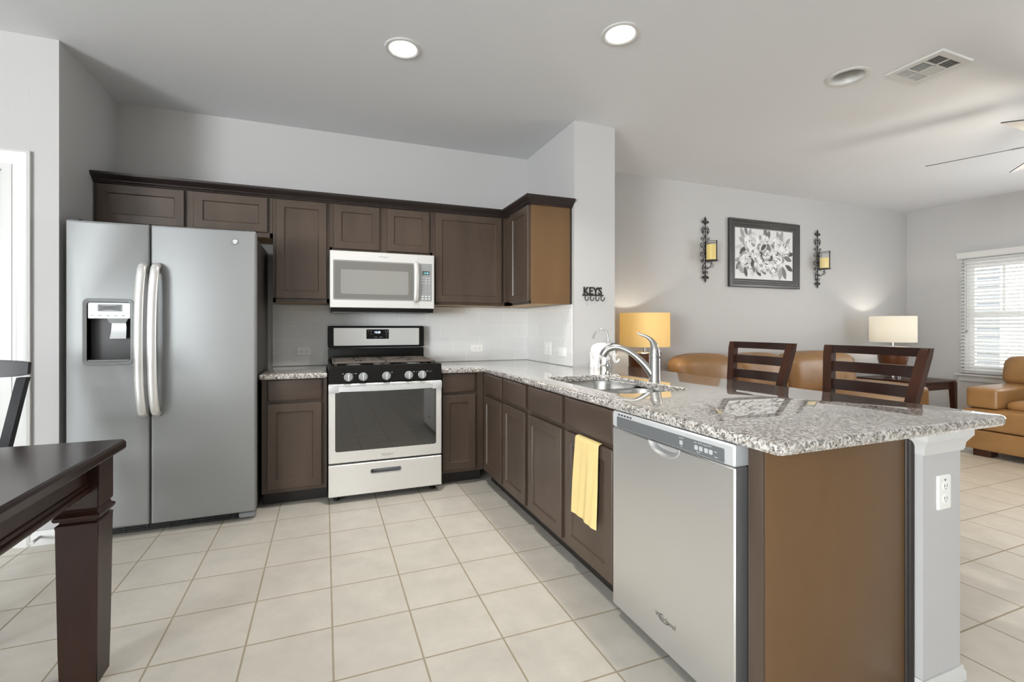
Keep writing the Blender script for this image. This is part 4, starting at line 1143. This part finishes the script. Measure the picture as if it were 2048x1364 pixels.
# painted canvas: petals and leaves in greys, one flat part
PAL = [mat('paint_grey_%s' % n, c, .6) for n, c in (('paper', '#d9d9d9'), ('pale', '#c4c4c4'), ('light', '#e6e6e6'), ('mid', '#9c9c9c'), ('dusk', '#6f6f6f'), ('deep', '#4a4a4a'), ('ink', '#2f2f2f'))]
rnd = random.Random(11)
bm = NB(); lay = [.0100]
plate(bm, o, FY, [(.09, .078), (w-.09, .078), (w-.09, h-.078), (.09, h-.078)], .004, .0100, mi=0)
def blob(u, v, a, b_, ang, mi, wob=.18, n=14, pointed=False):
    lay[0] += .000012
    ph = [rnd.uniform(0, 2*PI) for _ in range(3)]; pts = []
    for i in range(n):
        t = 2*PI*i/n; r = 1+wob*(math.sin(2*t+ph[0])*.5+math.sin(3*t+ph[1])*.5)
        x, y = a*r*math.cos(t), b_*r*math.sin(t)
        if pointed: y *= (1-abs(math.cos(t))**3*.9)
        U = u+x*math.cos(ang)-y*math.sin(ang); V = v+x*math.sin(ang)+y*math.cos(ang)
        pts.append((min(max(U, .096), w-.096), min(max(V, .086), h-.086)))
    f = bm.faces.new([bm.verts.new(P(o, FY, U, V, lay[0])) for U, V in pts]); f.material_index = mi
def leaf(u, v, L_, ang, mi): blob(u, v, L_, L_*.42, ang, mi, .05, 16, True)
def rose(u, v, R, dark):
    for k in range(9):
        a = k*2*PI/9+rnd.uniform(-.2, .2); blob(u+R*.72*math.cos(a), v+R*.66*math.sin(a), R*.46, R*.34, a+PI/2, rnd.choice((1, 2, 0, 3) if dark < 2 else (1, 3, 2)))
    for k in range(8):
        a = k*2*PI/8+.3; blob(u+R*.48*math.cos(a), v+R*.44*math.sin(a), R*.36, R*.22, a+PI/2, rnd.choice((2, 0, 2, 1)))
        blob(u+R*.36*math.cos(a+.3), v+R*.33*math.sin(a+.3), R*.20, R*.045, a+PI/2, rnd.choice((3, 4)), .1)
    for k in range(6):
        a = k*2*PI/6; blob(u+R*.22*math.cos(a), v+R*.2*math.sin(a), R*.22, R*.14, a+PI/2, rnd.choice((0, 2, 1)))
        blob(u+R*.15*math.cos(a+.4), v+R*.14*math.sin(a+.4), R*.11, R*.03, a+PI/2, 4 if dark else 3, .1)
    blob(u, v, R*.10, R*.08, 0, 4); 
for k in range(70):
    blob(.16+rnd.random()*(w-.32), .15+rnd.random()*(h-.30), rnd.uniform(.02, .05), rnd.uniform(.012, .03), rnd.uniform(0, PI), rnd.choice((1, 1, 0, 3)), .3)
for u, v, L_, a, mi in ((.20, .60, .065, 2.0, 3), (.255, .625, .05, 1.9, 4), (.31, .60, .06, 1.2, 3), (.55, .63, .07, 1.7, 4), (.60, .60, .06, 1.4, 4), (.75, .59, .07, 1.9, 3), (.80, .61, .06, 1.2, 3), (.90, .54, .06, .9, 3), (.94, .40, .06, .1, 5), (.90, .345, .07, -.3, 4), (.92, .24, .07, -.5, 5), (.84, .18, .08, -1.2, 4), (.78, .17, .08, -1.7, 3), (.66, .16, .06, -1.5, 1), (.14, .24, .06, 1.0, 4), (.18, .20, .07, -.8, 3), (.25, .17, .06, -1.3, 5), (.14, .30, .06, .2, 3), (.22, .42, .06, .4, 5), (.20, .37, .05, -.3, 5), (.28, .34, .07, -1.0, 6), (.35, .27, .07, -1.3, 5), (.44, .17, .06, -.7, 5), (.52, .18, .05, -.6, 4), (.57, .40, .07, 1.3, 5), (.52, .46, .06, .8, 5), (.48, .38, .06, -.6, 6), (.42, .33, .08, -.4, 5), (.64, .34, .07, .4, 5), (.70, .30, .07, -.7, 5), (.60, .46, .06, 2.1, 4), (.83, .47, .05, 1.6, 6), (.30, .48, .05, 2.2, 4), (.73, .45, .06, 2.4, 5), (.20, .52, .06, 2.6, 3), (.13, .44, .05, .3, 1), (.60, .24, .05, -1.5, 5), (.37, .21, .05, -1.4, 4)):
    leaf(u, v, L_, a, mi)
for u, v, R, d_ in ((.345, .485, .115, 1), (.545, .545, .055, 2), (.755, .50, .095, 1), (.87, .45, .075, 2), (.245, .315, .085, 1), (.46, .255, .085, 2), (.565, .37, .065, 2), (.66, .235, .08, 1), (.73, .345, .075, 2), (.55, .235, .06, 1), (.40, .37, .07, 1)):
    rose(u, v, R, d_)
for k in range(40):
    blob(.2+rnd.random()*(w-.4), .2+rnd.random()*(h-.42), rnd.uniform(.010, .028), rnd.uniform(.003, .007), rnd.uniform(0, PI), rnd.choice((5, 4, 6, 4)), .2)
me_parent = pic
bmesh.ops.remove_doubles(bm, verts=bm.verts, dist=1e-7)
obj('painting', bm, PAL, pic, 'grey and white painted flowers')

# ------------------------------------------------------------------ blind on the window
bl = thing('window_blind', 'white horizontal slat blind on the living room window', 'blind', (XR-.04, -1.08, .58))
bm = NB()
prof = [(0, 1.960), (.050, 1.960), (.054, 1.975), (.066, 2.000), (.072, 2.028), (.060, 2.030), (0, 2.030)]
loft(bm, [[(XR-.001-p, y, z) for p, z in prof] for y in (-1.67, -.545)])
obj('valance', bm, WHITE, bl)
bm = NB(); 
for k in range(32):
    z = .628+.0418*k; L = []
    for y in (-1.615, -.577): L.append([(XR-.003, y, z+.009), (XR-.027, y, z+.0035), (XR-.052, y, z-.008), (XR-.052, y, z-.0045), (XR-.027, y, z+.0070), (XR-.003, y, z+.0125)])
    loft(bm, L)
obj('slats', bm, VINYL, bl)
obj('bottom_rail', bx(XR-.052, XR-.002, -1.615, -.577, .590, .612, .004), WHITE, bl)
bm = NB()
for y in (-.66, -1.09, -1.53): tube(bm, [(XR-.052, y, .60), (XR-.052, y, 1.97)], .0012, 5)
obj('ladder_cord', bm, WHITE, bl)
bm = NB(); tube(bm, [(XR-.058, -.64, 1.10), (XR-.058, -.64, 1.97)], .0016, 6); lathe(bm, [(0, 1.065), (.008, 1.067), (.009, 1.09), (.004, 1.105), (0, 1.106)], (XR-.058, -.64, 0), 10); obj('pull_cord', bm, GREY, bl)

# ------------------------------------------------------------------ table lamps and end tables
def end_table(label, x0, x1, y0, y1, zt):
    t = thing('end_table', label, 'table', ((x0+x1)/2, (y0+y1)/2, 0), 'dark wood end tables')
    obj('tabletop', bx(x0, x1, y0, y1, zt-.024, zt, .005), WALNUT, t)
    a = .022
    bm = NB()
    box(bm, x0+a, x1-a, y0+a, y0+a+.022, zt-.105, zt-.024); box(bm, x0+a, x1-a, y1-a-.022, y1-a, zt-.105, zt-.024)
    box(bm, x0+a, x0+a+.022, y0+a, y1-a, zt-.105, zt-.024); box(bm, x1-a-.022, x1-a, y0+a, y1-a, zt-.105, zt-.024)
    obj('apron', bm, WALNUT, t)
    for sx, X in ((1, x0-.004), (-1, x1+.004)):
        for sy, Y in ((1, y0-.004), (-1, y1+.004)):
            s = .058; q = .036
            bm = hexa(NB(), [(X, Y, 0), (X+sx*q, Y, 0), (X+sx*q, Y+sy*q, 0), (X, Y+sy*q, 0)], [(X, Y, zt-.024), (X+sx*s, Y, zt-.024), (X+sx*s, Y+sy*s, zt-.024), (X, Y+sy*s, zt-.024)])
            obj('leg', bm, WALNUT, t)
    return t
end_table('dark wood end table between the sofa and the window corner', 4.33, 5.05, -.74, -.08, .530)
end_table('dark wood end table under the yellow lamp beside the stub wall', .70, 1.345, -.66, -.05, .530)
def table_lamp(label, x, y, zt, shade, watts, col):
    t = thing('table_lamp', label, 'lamp', (x, y, zt), 'drum shade table lamps')
    bm = NB(); lathe(bm, [(0, zt), (.082, zt), (.084, zt+.004), (.080, zt+.050), (.070, zt+.054), (0, zt+.054)], (x, y, 0), 40); obj('foot_ring', bm, CHROME, t)
    bm = NB(); lathe(bm, [(0, zt+.05), (.075, zt+.05), (.098, zt+.075), (.124, zt+.14), (.140, zt+.22), (.145, zt+.30), (.146, zt+.366), (0, zt+.366)], (x, y, 0), 44); obj('bowl_base', bm, LBODY, t, 'dark brown bowl')
    bm = NB(); lathe(bm, [(0, zt+.364), (.150, zt+.364), (.151, zt+.372), (.140, zt+.377), (.02, zt+.380), (0, zt+.380)], (x, y, 0), 44); obj('cap', bm, SAND, t)
    bm = NB(); lathe(bm, [(0, zt+.378), (.011, zt+.378), (.011, zt+.50), (.018, zt+.505), (.018, zt+.54), (0, zt+.54)], (x, y, 0), 16); obj('stem', bm, NICKEL, t)
    R = .2235; z0, z1 = zt+.428, zt+.735
    bm = NB(); n = 48
    def ring(r, z): return [(x+r*math.cos(2*PI*i/n), y+r*math.sin(2*PI*i/n), z) for i in range(n)]
    L = [ring(R, z0), ring(R, z1), ring(R-.002, z1), ring(R-.002, z0)]
    loft(bm, L+[L[0]], False, False); obj('lamp_shade', bm, shade, t, 'drum shade', smooth=40)
    bm = NB()
    for a in range(3): tube(bm, [(x, y, z1-.02), (x+(R-.002)*math.cos(a*2.094), y+(R-.002)*math.sin(a*2.094), z1-.008)], .002, 6)
    tube(bm, [(x, y, zt+.53), (x, y, z1-.015)], .003, 6); obj('shade_spider', bm, NICKEL, t)
    bm = NB(); lathe(bm, [(0, zt+.535), (.014, zt+.538), (.028, zt+.56), (.030, zt+.58), (.022, zt+.602), (0, zt+.61)], (x, y, 0), 20); obj('bulb', bm, HOT, t)
table_lamp('lit table lamp with yellow drum shade and brown bowl base', 1.05, -.31, .530, SHADEY, 9, (1, .90, .76))
table_lamp('table lamp with ivory drum shade on the end table near the window', 4.63, -.33, .530, SHADEW, 8, (1, .88, .70))

# ------------------------------------------------------------------ leather sofa and loveseat
so = thing('sofa', 'long tan leather sofa against the living room wall with three back cushions', 'sofa', (2.7, -.55, 0))
bm = NB(); soft_box(bm, 1.46, 3.95, -1.00, -.10, .06, .30, .03); obj('base', bm, LEATHER, so)
bm = NB(); soft_box(bm, 1.46, 3.95, -.30, -.06, .06, .70, .05); obj('back', bm, LEATHER, so)
for x0, x1 in ((1.68, 2.32), (2.32, 3.00), (3.00, 3.74)):
    bm = NB(); soft_box(bm, x0, x1, -1.02, -.34, .28, .46, .06, (.0, .01, .02)); obj('seat_cushion', bm, LEATHER, so)
hs = ((1.395, 2.155, .878), (2.155, 2.90, .872), (2.90, 3.92, .872))
for x0, x1, zt in ((1.385, 2.10, .880), (2.10, 2.80, .874), (2.80, 3.87, .876)):
    def wp(p, x0=x0, x1=x1, zt=zt):
        u = (p.x-x0)/(x1-x0); z = p.z
        k = (z-.42)/(zt-.42)
        edge = 1-abs(2*u-1)**3
        z = z-.055*(1-edge)*max(0, k)**2
        y = p.y+.05*k-.015*math.sin(u*PI*3+2)*math.sin(k*PI)*.5
        return (p.x, y, z)
    bm = NB(); soft_box(bm, x0, x1, -.46, -.20, .40, zt, .10, (.0, .035, .0), 16, wp); obj('back_cushion', bm, LEATHER, so)
for x0, x1 in ((1.40, 1.69), (3.73, 3.985)):
    bm = NB(); soft_box(bm, x0, x1, -1.03, -.12, .06, .545, .055, (0, 0, .012)); obj('arm', bm, LEATHER, so)
for x in (1.52, 3.88):
    for y in (-.96, -.14): obj('foot', bx(x-.04, x+.04, y-.04, y+.04, 0, .065, .004), WALNUT, so)

lv = thing('loveseat', 'tan leather loveseat at the right edge below the window', 'sofa', (4.15, -2.3, 0))
LF, LB, LY1, LY0 = 3.655, 4.66, -1.412, -3.15
bm = NB(); soft_box(bm, LF+.01, LB, LY0, LY1, .055, .235, .018); obj('base', bm, LEATHER, lv)
bm = NB(); soft_box(bm, LF-.005, LB-.20, LY0+.01, LY1-.005, .232, .425, .035, (0, 0, .006)); obj('seat_platform', bm, LEATHER, lv)
for y0, y1 in ((LY1-.245, LY1-.022), (LY0+.02, LY0+.24)):
    bm = NB(); soft_box(bm, LF+.012, LB-.10, y0, y1, .42, .605, .030, (0, 0, .006)); obj('arm', bm, LEATHER, lv)
for y0, y1 in ((LY1-.86, LY1-.25), (LY0+.245, LY1-.865)):
    bm = NB(); soft_box(bm, LF+.10, LB-.22, y0, y1, .415, .50, .04, (0, 0, .015)); obj('seat_cushion', bm, LEATHER, lv)
bm = NB(); soft_box(bm, LB-.26, LB, LY0, LY1, .20, .70, .05); obj('back', bm, LEATHER, lv)
for y0, y1 in ((LY1-.87, LY1+.012), (LY0-.01, LY1-.875)):
    def wp(p): return (p.x+.10*(p.z-.45)/.4, p.y, p.z)
    bm = NB(); soft_box(bm, LB-.42, LB-.10, y0, y1, .585, .865, .085, (.03, 0, .0), 14, wp); obj('back_cushion', bm, LEATHER, lv)
for y in (LY1-.13, LY0+.13):
    for x in (LF+.09, LB-.1): obj('foot', bx(x-.06, x+.06, y-.06, y+.06, 0, .058, .004), WALNUT, lv)

# ------------------------------------------------------------------ bar stools on the living room side
def stool(label, yc, wt, wb):
    t = thing('bar_stool', label, 'bar stool', (.58, yc, 0), 'ladder back bar stools')
    zb, zt = .60, 1.043
    def X(z): return .712+(z-.60)*.205        # back leans away from the counter
    def Wd(z): return (wb+(wt-wb)*(z-.80)/.24)/2
    for s in (-1, 1):
        L = []
        for z, th in ((.0, .017), (.30, .018), (.60, .020), (.80, .021), (1.0, .021), (zt-.012, .021), (zt, .018)):
            x = X(z) if z >= .6 else .712+.05*((.6-z)/.6)**1.5
            w = Wd(max(z, .6)) - (0 if z >= .6 else 0)
            y = yc+s*(w-th)
            L.append([(x-th, y-th, z), (x+th*.8, y-th, z), (x+th*.8, y+th, z), (x-th, y+th, z)])
        bm = loft(NB(), L); bmesh.ops.bevel(bm, geom=[e for e in bm.edges if abs(e.verts[0].co.z-e.verts[1].co.z) > .01], offset=.005, segments=2, affect='EDGES')
        obj('rear_leg', bm, WALNUT, t)
    def slat(name, z0, z1, th, bow=.02):
        L = []
        for i in range(13):
            u = -1+2*i/12; zc = (z0+z1)/2; w = Wd(zc)-.012
            x0_, x1_ = X(z0)+bow*(1-u*u), X(z1)+bow*(1-u*u)
            L.append([(x0_-th, yc+u*w, z0), (x0_+th, yc+u*w, z0), (x1_+th, yc+u*w, z1), (x1_-th, yc+u*w, z1)])
        bm = loft(NB(), L); bmesh.ops.bevel(bm, geom=[e for e in bm.edges if abs(e.verts[0].co.y-e.verts[1].co.y) > .01], offset=.003, segments=1, affect='EDGES')
        obj(name, bm, WALNUTY, t)
    slat('top_rail', 1.003, zt, .014); slat('back_slat', .908, .960, .010); slat('back_slat', .816, .869, .010); slat('back_slat', .725, .778, .010)
    bm = NB(); soft_box(bm, .315, .735, yc-.215, yc+.215, .575, .625, .022, (0, 0, .012)); obj('seat', bm, WALNUT, t)
    for s in (-1, 1):
        bm = hexa(NB(), [(.335, yc+s*.195-.016, 0), (.367, yc+s*.195-.016, 0), (.367, yc+s*.195+.016, 0), (.335, yc+s*.195+.016, 0)], [(.335, yc+s*.185-.02, .58), (.375, yc+s*.185-.02, .58), (.375, yc+s*.185+.02, .58), (.335, yc+s*.185+.02, .58)])
        obj('front_leg', bm, WALNUT, t)
        obj('stretcher', bx(.36, .735, yc+s*.188-.01, yc+s*.188+.01, .24, .275, .003), WALNUT, t)
    obj('footrest', bx(.338, .362, yc-.18, yc+.18, .20, .24, .004), WALNUT, t)
stool('dark ladder-back bar stool nearer the sink, behind the peninsula', -1.7465, .452, .392)
stool('dark ladder-back bar stool nearer the post, behind the peninsula', -2.3785, .470, .410)

# ------------------------------------------------------------------ dining table and chair at the left edge
dt = thing('dining_table', 'dark cherry dining table with a thick tapered corner leg', 'table', (-3.0, -2.6, 0))
TX1, TX0, TY1, TY0, TZ = -2.358, -3.46, -1.888, -3.40, .753
def zz(z): return 1.1387-(1.1387-z)*.915
bm = NB()
prof = [(.004, TZ-.036), (0, TZ-.030), (0, TZ-.012), (.004, TZ-.004), (.010, TZ)]
loft(bm, [[(TX0+d, TY0+d, z), (TX1-d, TY0+d, z), (TX1-d, TY1-d, z), (TX0+d, TY1-d, z)] for d, z in prof]); obj('tabletop', bm, WALNUTY, dt, smooth=20)
def apron(x0, x1, y0, y1):
    bm = NB(); box(bm, x0, x1, y0, y1, zz(.582), TZ-.034)
    if x1-x0 < y1-y0:
        for z, e in ((zz(.578), .011), (zz(.594), .0055)): box(bm, x0-e, x1+e, y0, y1, z-.008, z+.008, .004)
    else:
        for z, e in ((zz(.578), .011), (zz(.594), .0055)): box(bm, x0, x1, y0-e, y1+e, z-.008, z+.008, .004)
    obj('apron', bm, CHERRY, dt)
apron(TX1-.080, TX1-.055, TY0+.13, TY1-.13); apron(TX0+.055, TX0+.080, TY0+.13, TY1-.13)
apron(TX0+.13, TX1-.13, TY1-.085, TY1-.060); apron(TX0+.13, TX1-.13, TY0+.060, TY0+.085)
for cx_, cy_ in ((TX1-.081, TY1-.085), (TX0+.088, TY1-.088), (TX0+.088, TY0+.088)):
    bm = NB(); h_ = .0625
    def sq(r, z, k=0): return [(cx_-r, cy_-r, z), (cx_+r, cy_-r, z), (cx_+r, cy_+r, z), (cx_-r, cy_+r, z)]
    L = [sq(r*.915, zz(z) if z > .3 else z) for r, z in ((.052, 0), (.054, .12), (.058, .36), (.060, .452), (.0605, .462), (.052, .468), (.050, .474), (.0615, .477), (.0655, .484), (.0655, .490), (.056, .499), (.0535, .506), (.0575, .511), (.0605, .516), (.0605, .676))]
    loft(bm, L)
    bmesh.ops.bevel(bm, geom=[e for e in bm.edges if abs(e.verts[0].co.z-e.verts[1].co.z) > .08], offset=.003, segments=2, affect='EDGES')
    obj('leg', bm, CHERRY, dt, smooth=30)
dc = thing('dining_chair', 'black dining chair behind the dark table at the left edge', 'chair', (-3.12, -1.45, 0))
cxm = -3.118
for s in (-1, 1):
    L = []
    for z, y, w in ((0, -1.42, .160), (.42, -1.43, .172), (.64, -1.376, .190), (.90, -1.302, .208), (.925, -1.295, .211)):
        x = cxm+s*w; L.append([(x-.016, y-.017, z), (x+.016, y-.017, z), (x+.016, y+.017, z), (x-.016, y+.017, z)])
    bm = loft(NB(), L); obj('rear_leg', bm, CHAIRB, dc)
def crail(z0, z1, hw, th, bow, y):
    L = []
    for i in range(15):
        u = -1+2*i/14; yy = y+bow*(1-u*u)
        e = .010*(abs(u)**6)
        L.append([(cxm+u*hw, yy-th, z0+e), (cxm+u*hw, yy+th, z0+e), (cxm+u*hw, yy+th+.006, z1-e*.4+.008*(1-u*u)), (cxm+u*hw, yy-th+.006, z1-e*.4+.008*(1-u*u))])
    bm = loft(NB(), L); bmesh.ops.bevel(bm, geom=[e for e in bm.edges if abs(e.verts[0].co.x-e.verts[1].co.x) > .01], offset=.004, segments=2, affect='EDGES')
    return bm
obj('top_rail', crail(.925, .992, .224, .012, .03, -1.285), CHAIRB, dc)
obj('back_slat', crail(.62, .66, .185, .008, .02, -1.385), CHAIRB, dc)
for u in (-.09, 0, .09):
    bm = hexa(NB(), [(cxm+u-.015, -1.365, .65), (cxm+u+.015, -1.365, .65), (cxm+u+.015, -1.350, .65), (cxm+u-.015, -1.350, .65)], [(cxm+u*1.1-.015, -1.265, .935), (cxm+u*1.1+.015, -1.265, .935), (cxm+u*1.1+.015, -1.250, .935), (cxm+u*1.1-.015, -1.250, .935)])
    obj('spindle', bm, CHAIRB, dc)
bm = NB(); soft_box(bm, cxm-.21, cxm+.21, -1.83, -1.40, .415, .455, .016, (0, 0, .01)); obj('seat', bm, CHAIRB, dc)
for s in (-1, 1):
    bm = hexa(NB(), [(cxm+s*.18-.015, -1.81, 0), (cxm+s*.18+.015, -1.81, 0), (cxm+s*.18+.015, -1.78, 0), (cxm+s*.18-.015, -1.78, 0)], [(cxm+s*.18-.02, -1.82, .42), (cxm+s*.18+.02, -1.82, .42), (cxm+s*.18+.02, -1.78, .42), (cxm+s*.18-.02, -1.78, .42)])
    obj('front_leg', bm, CHAIRB, dc)
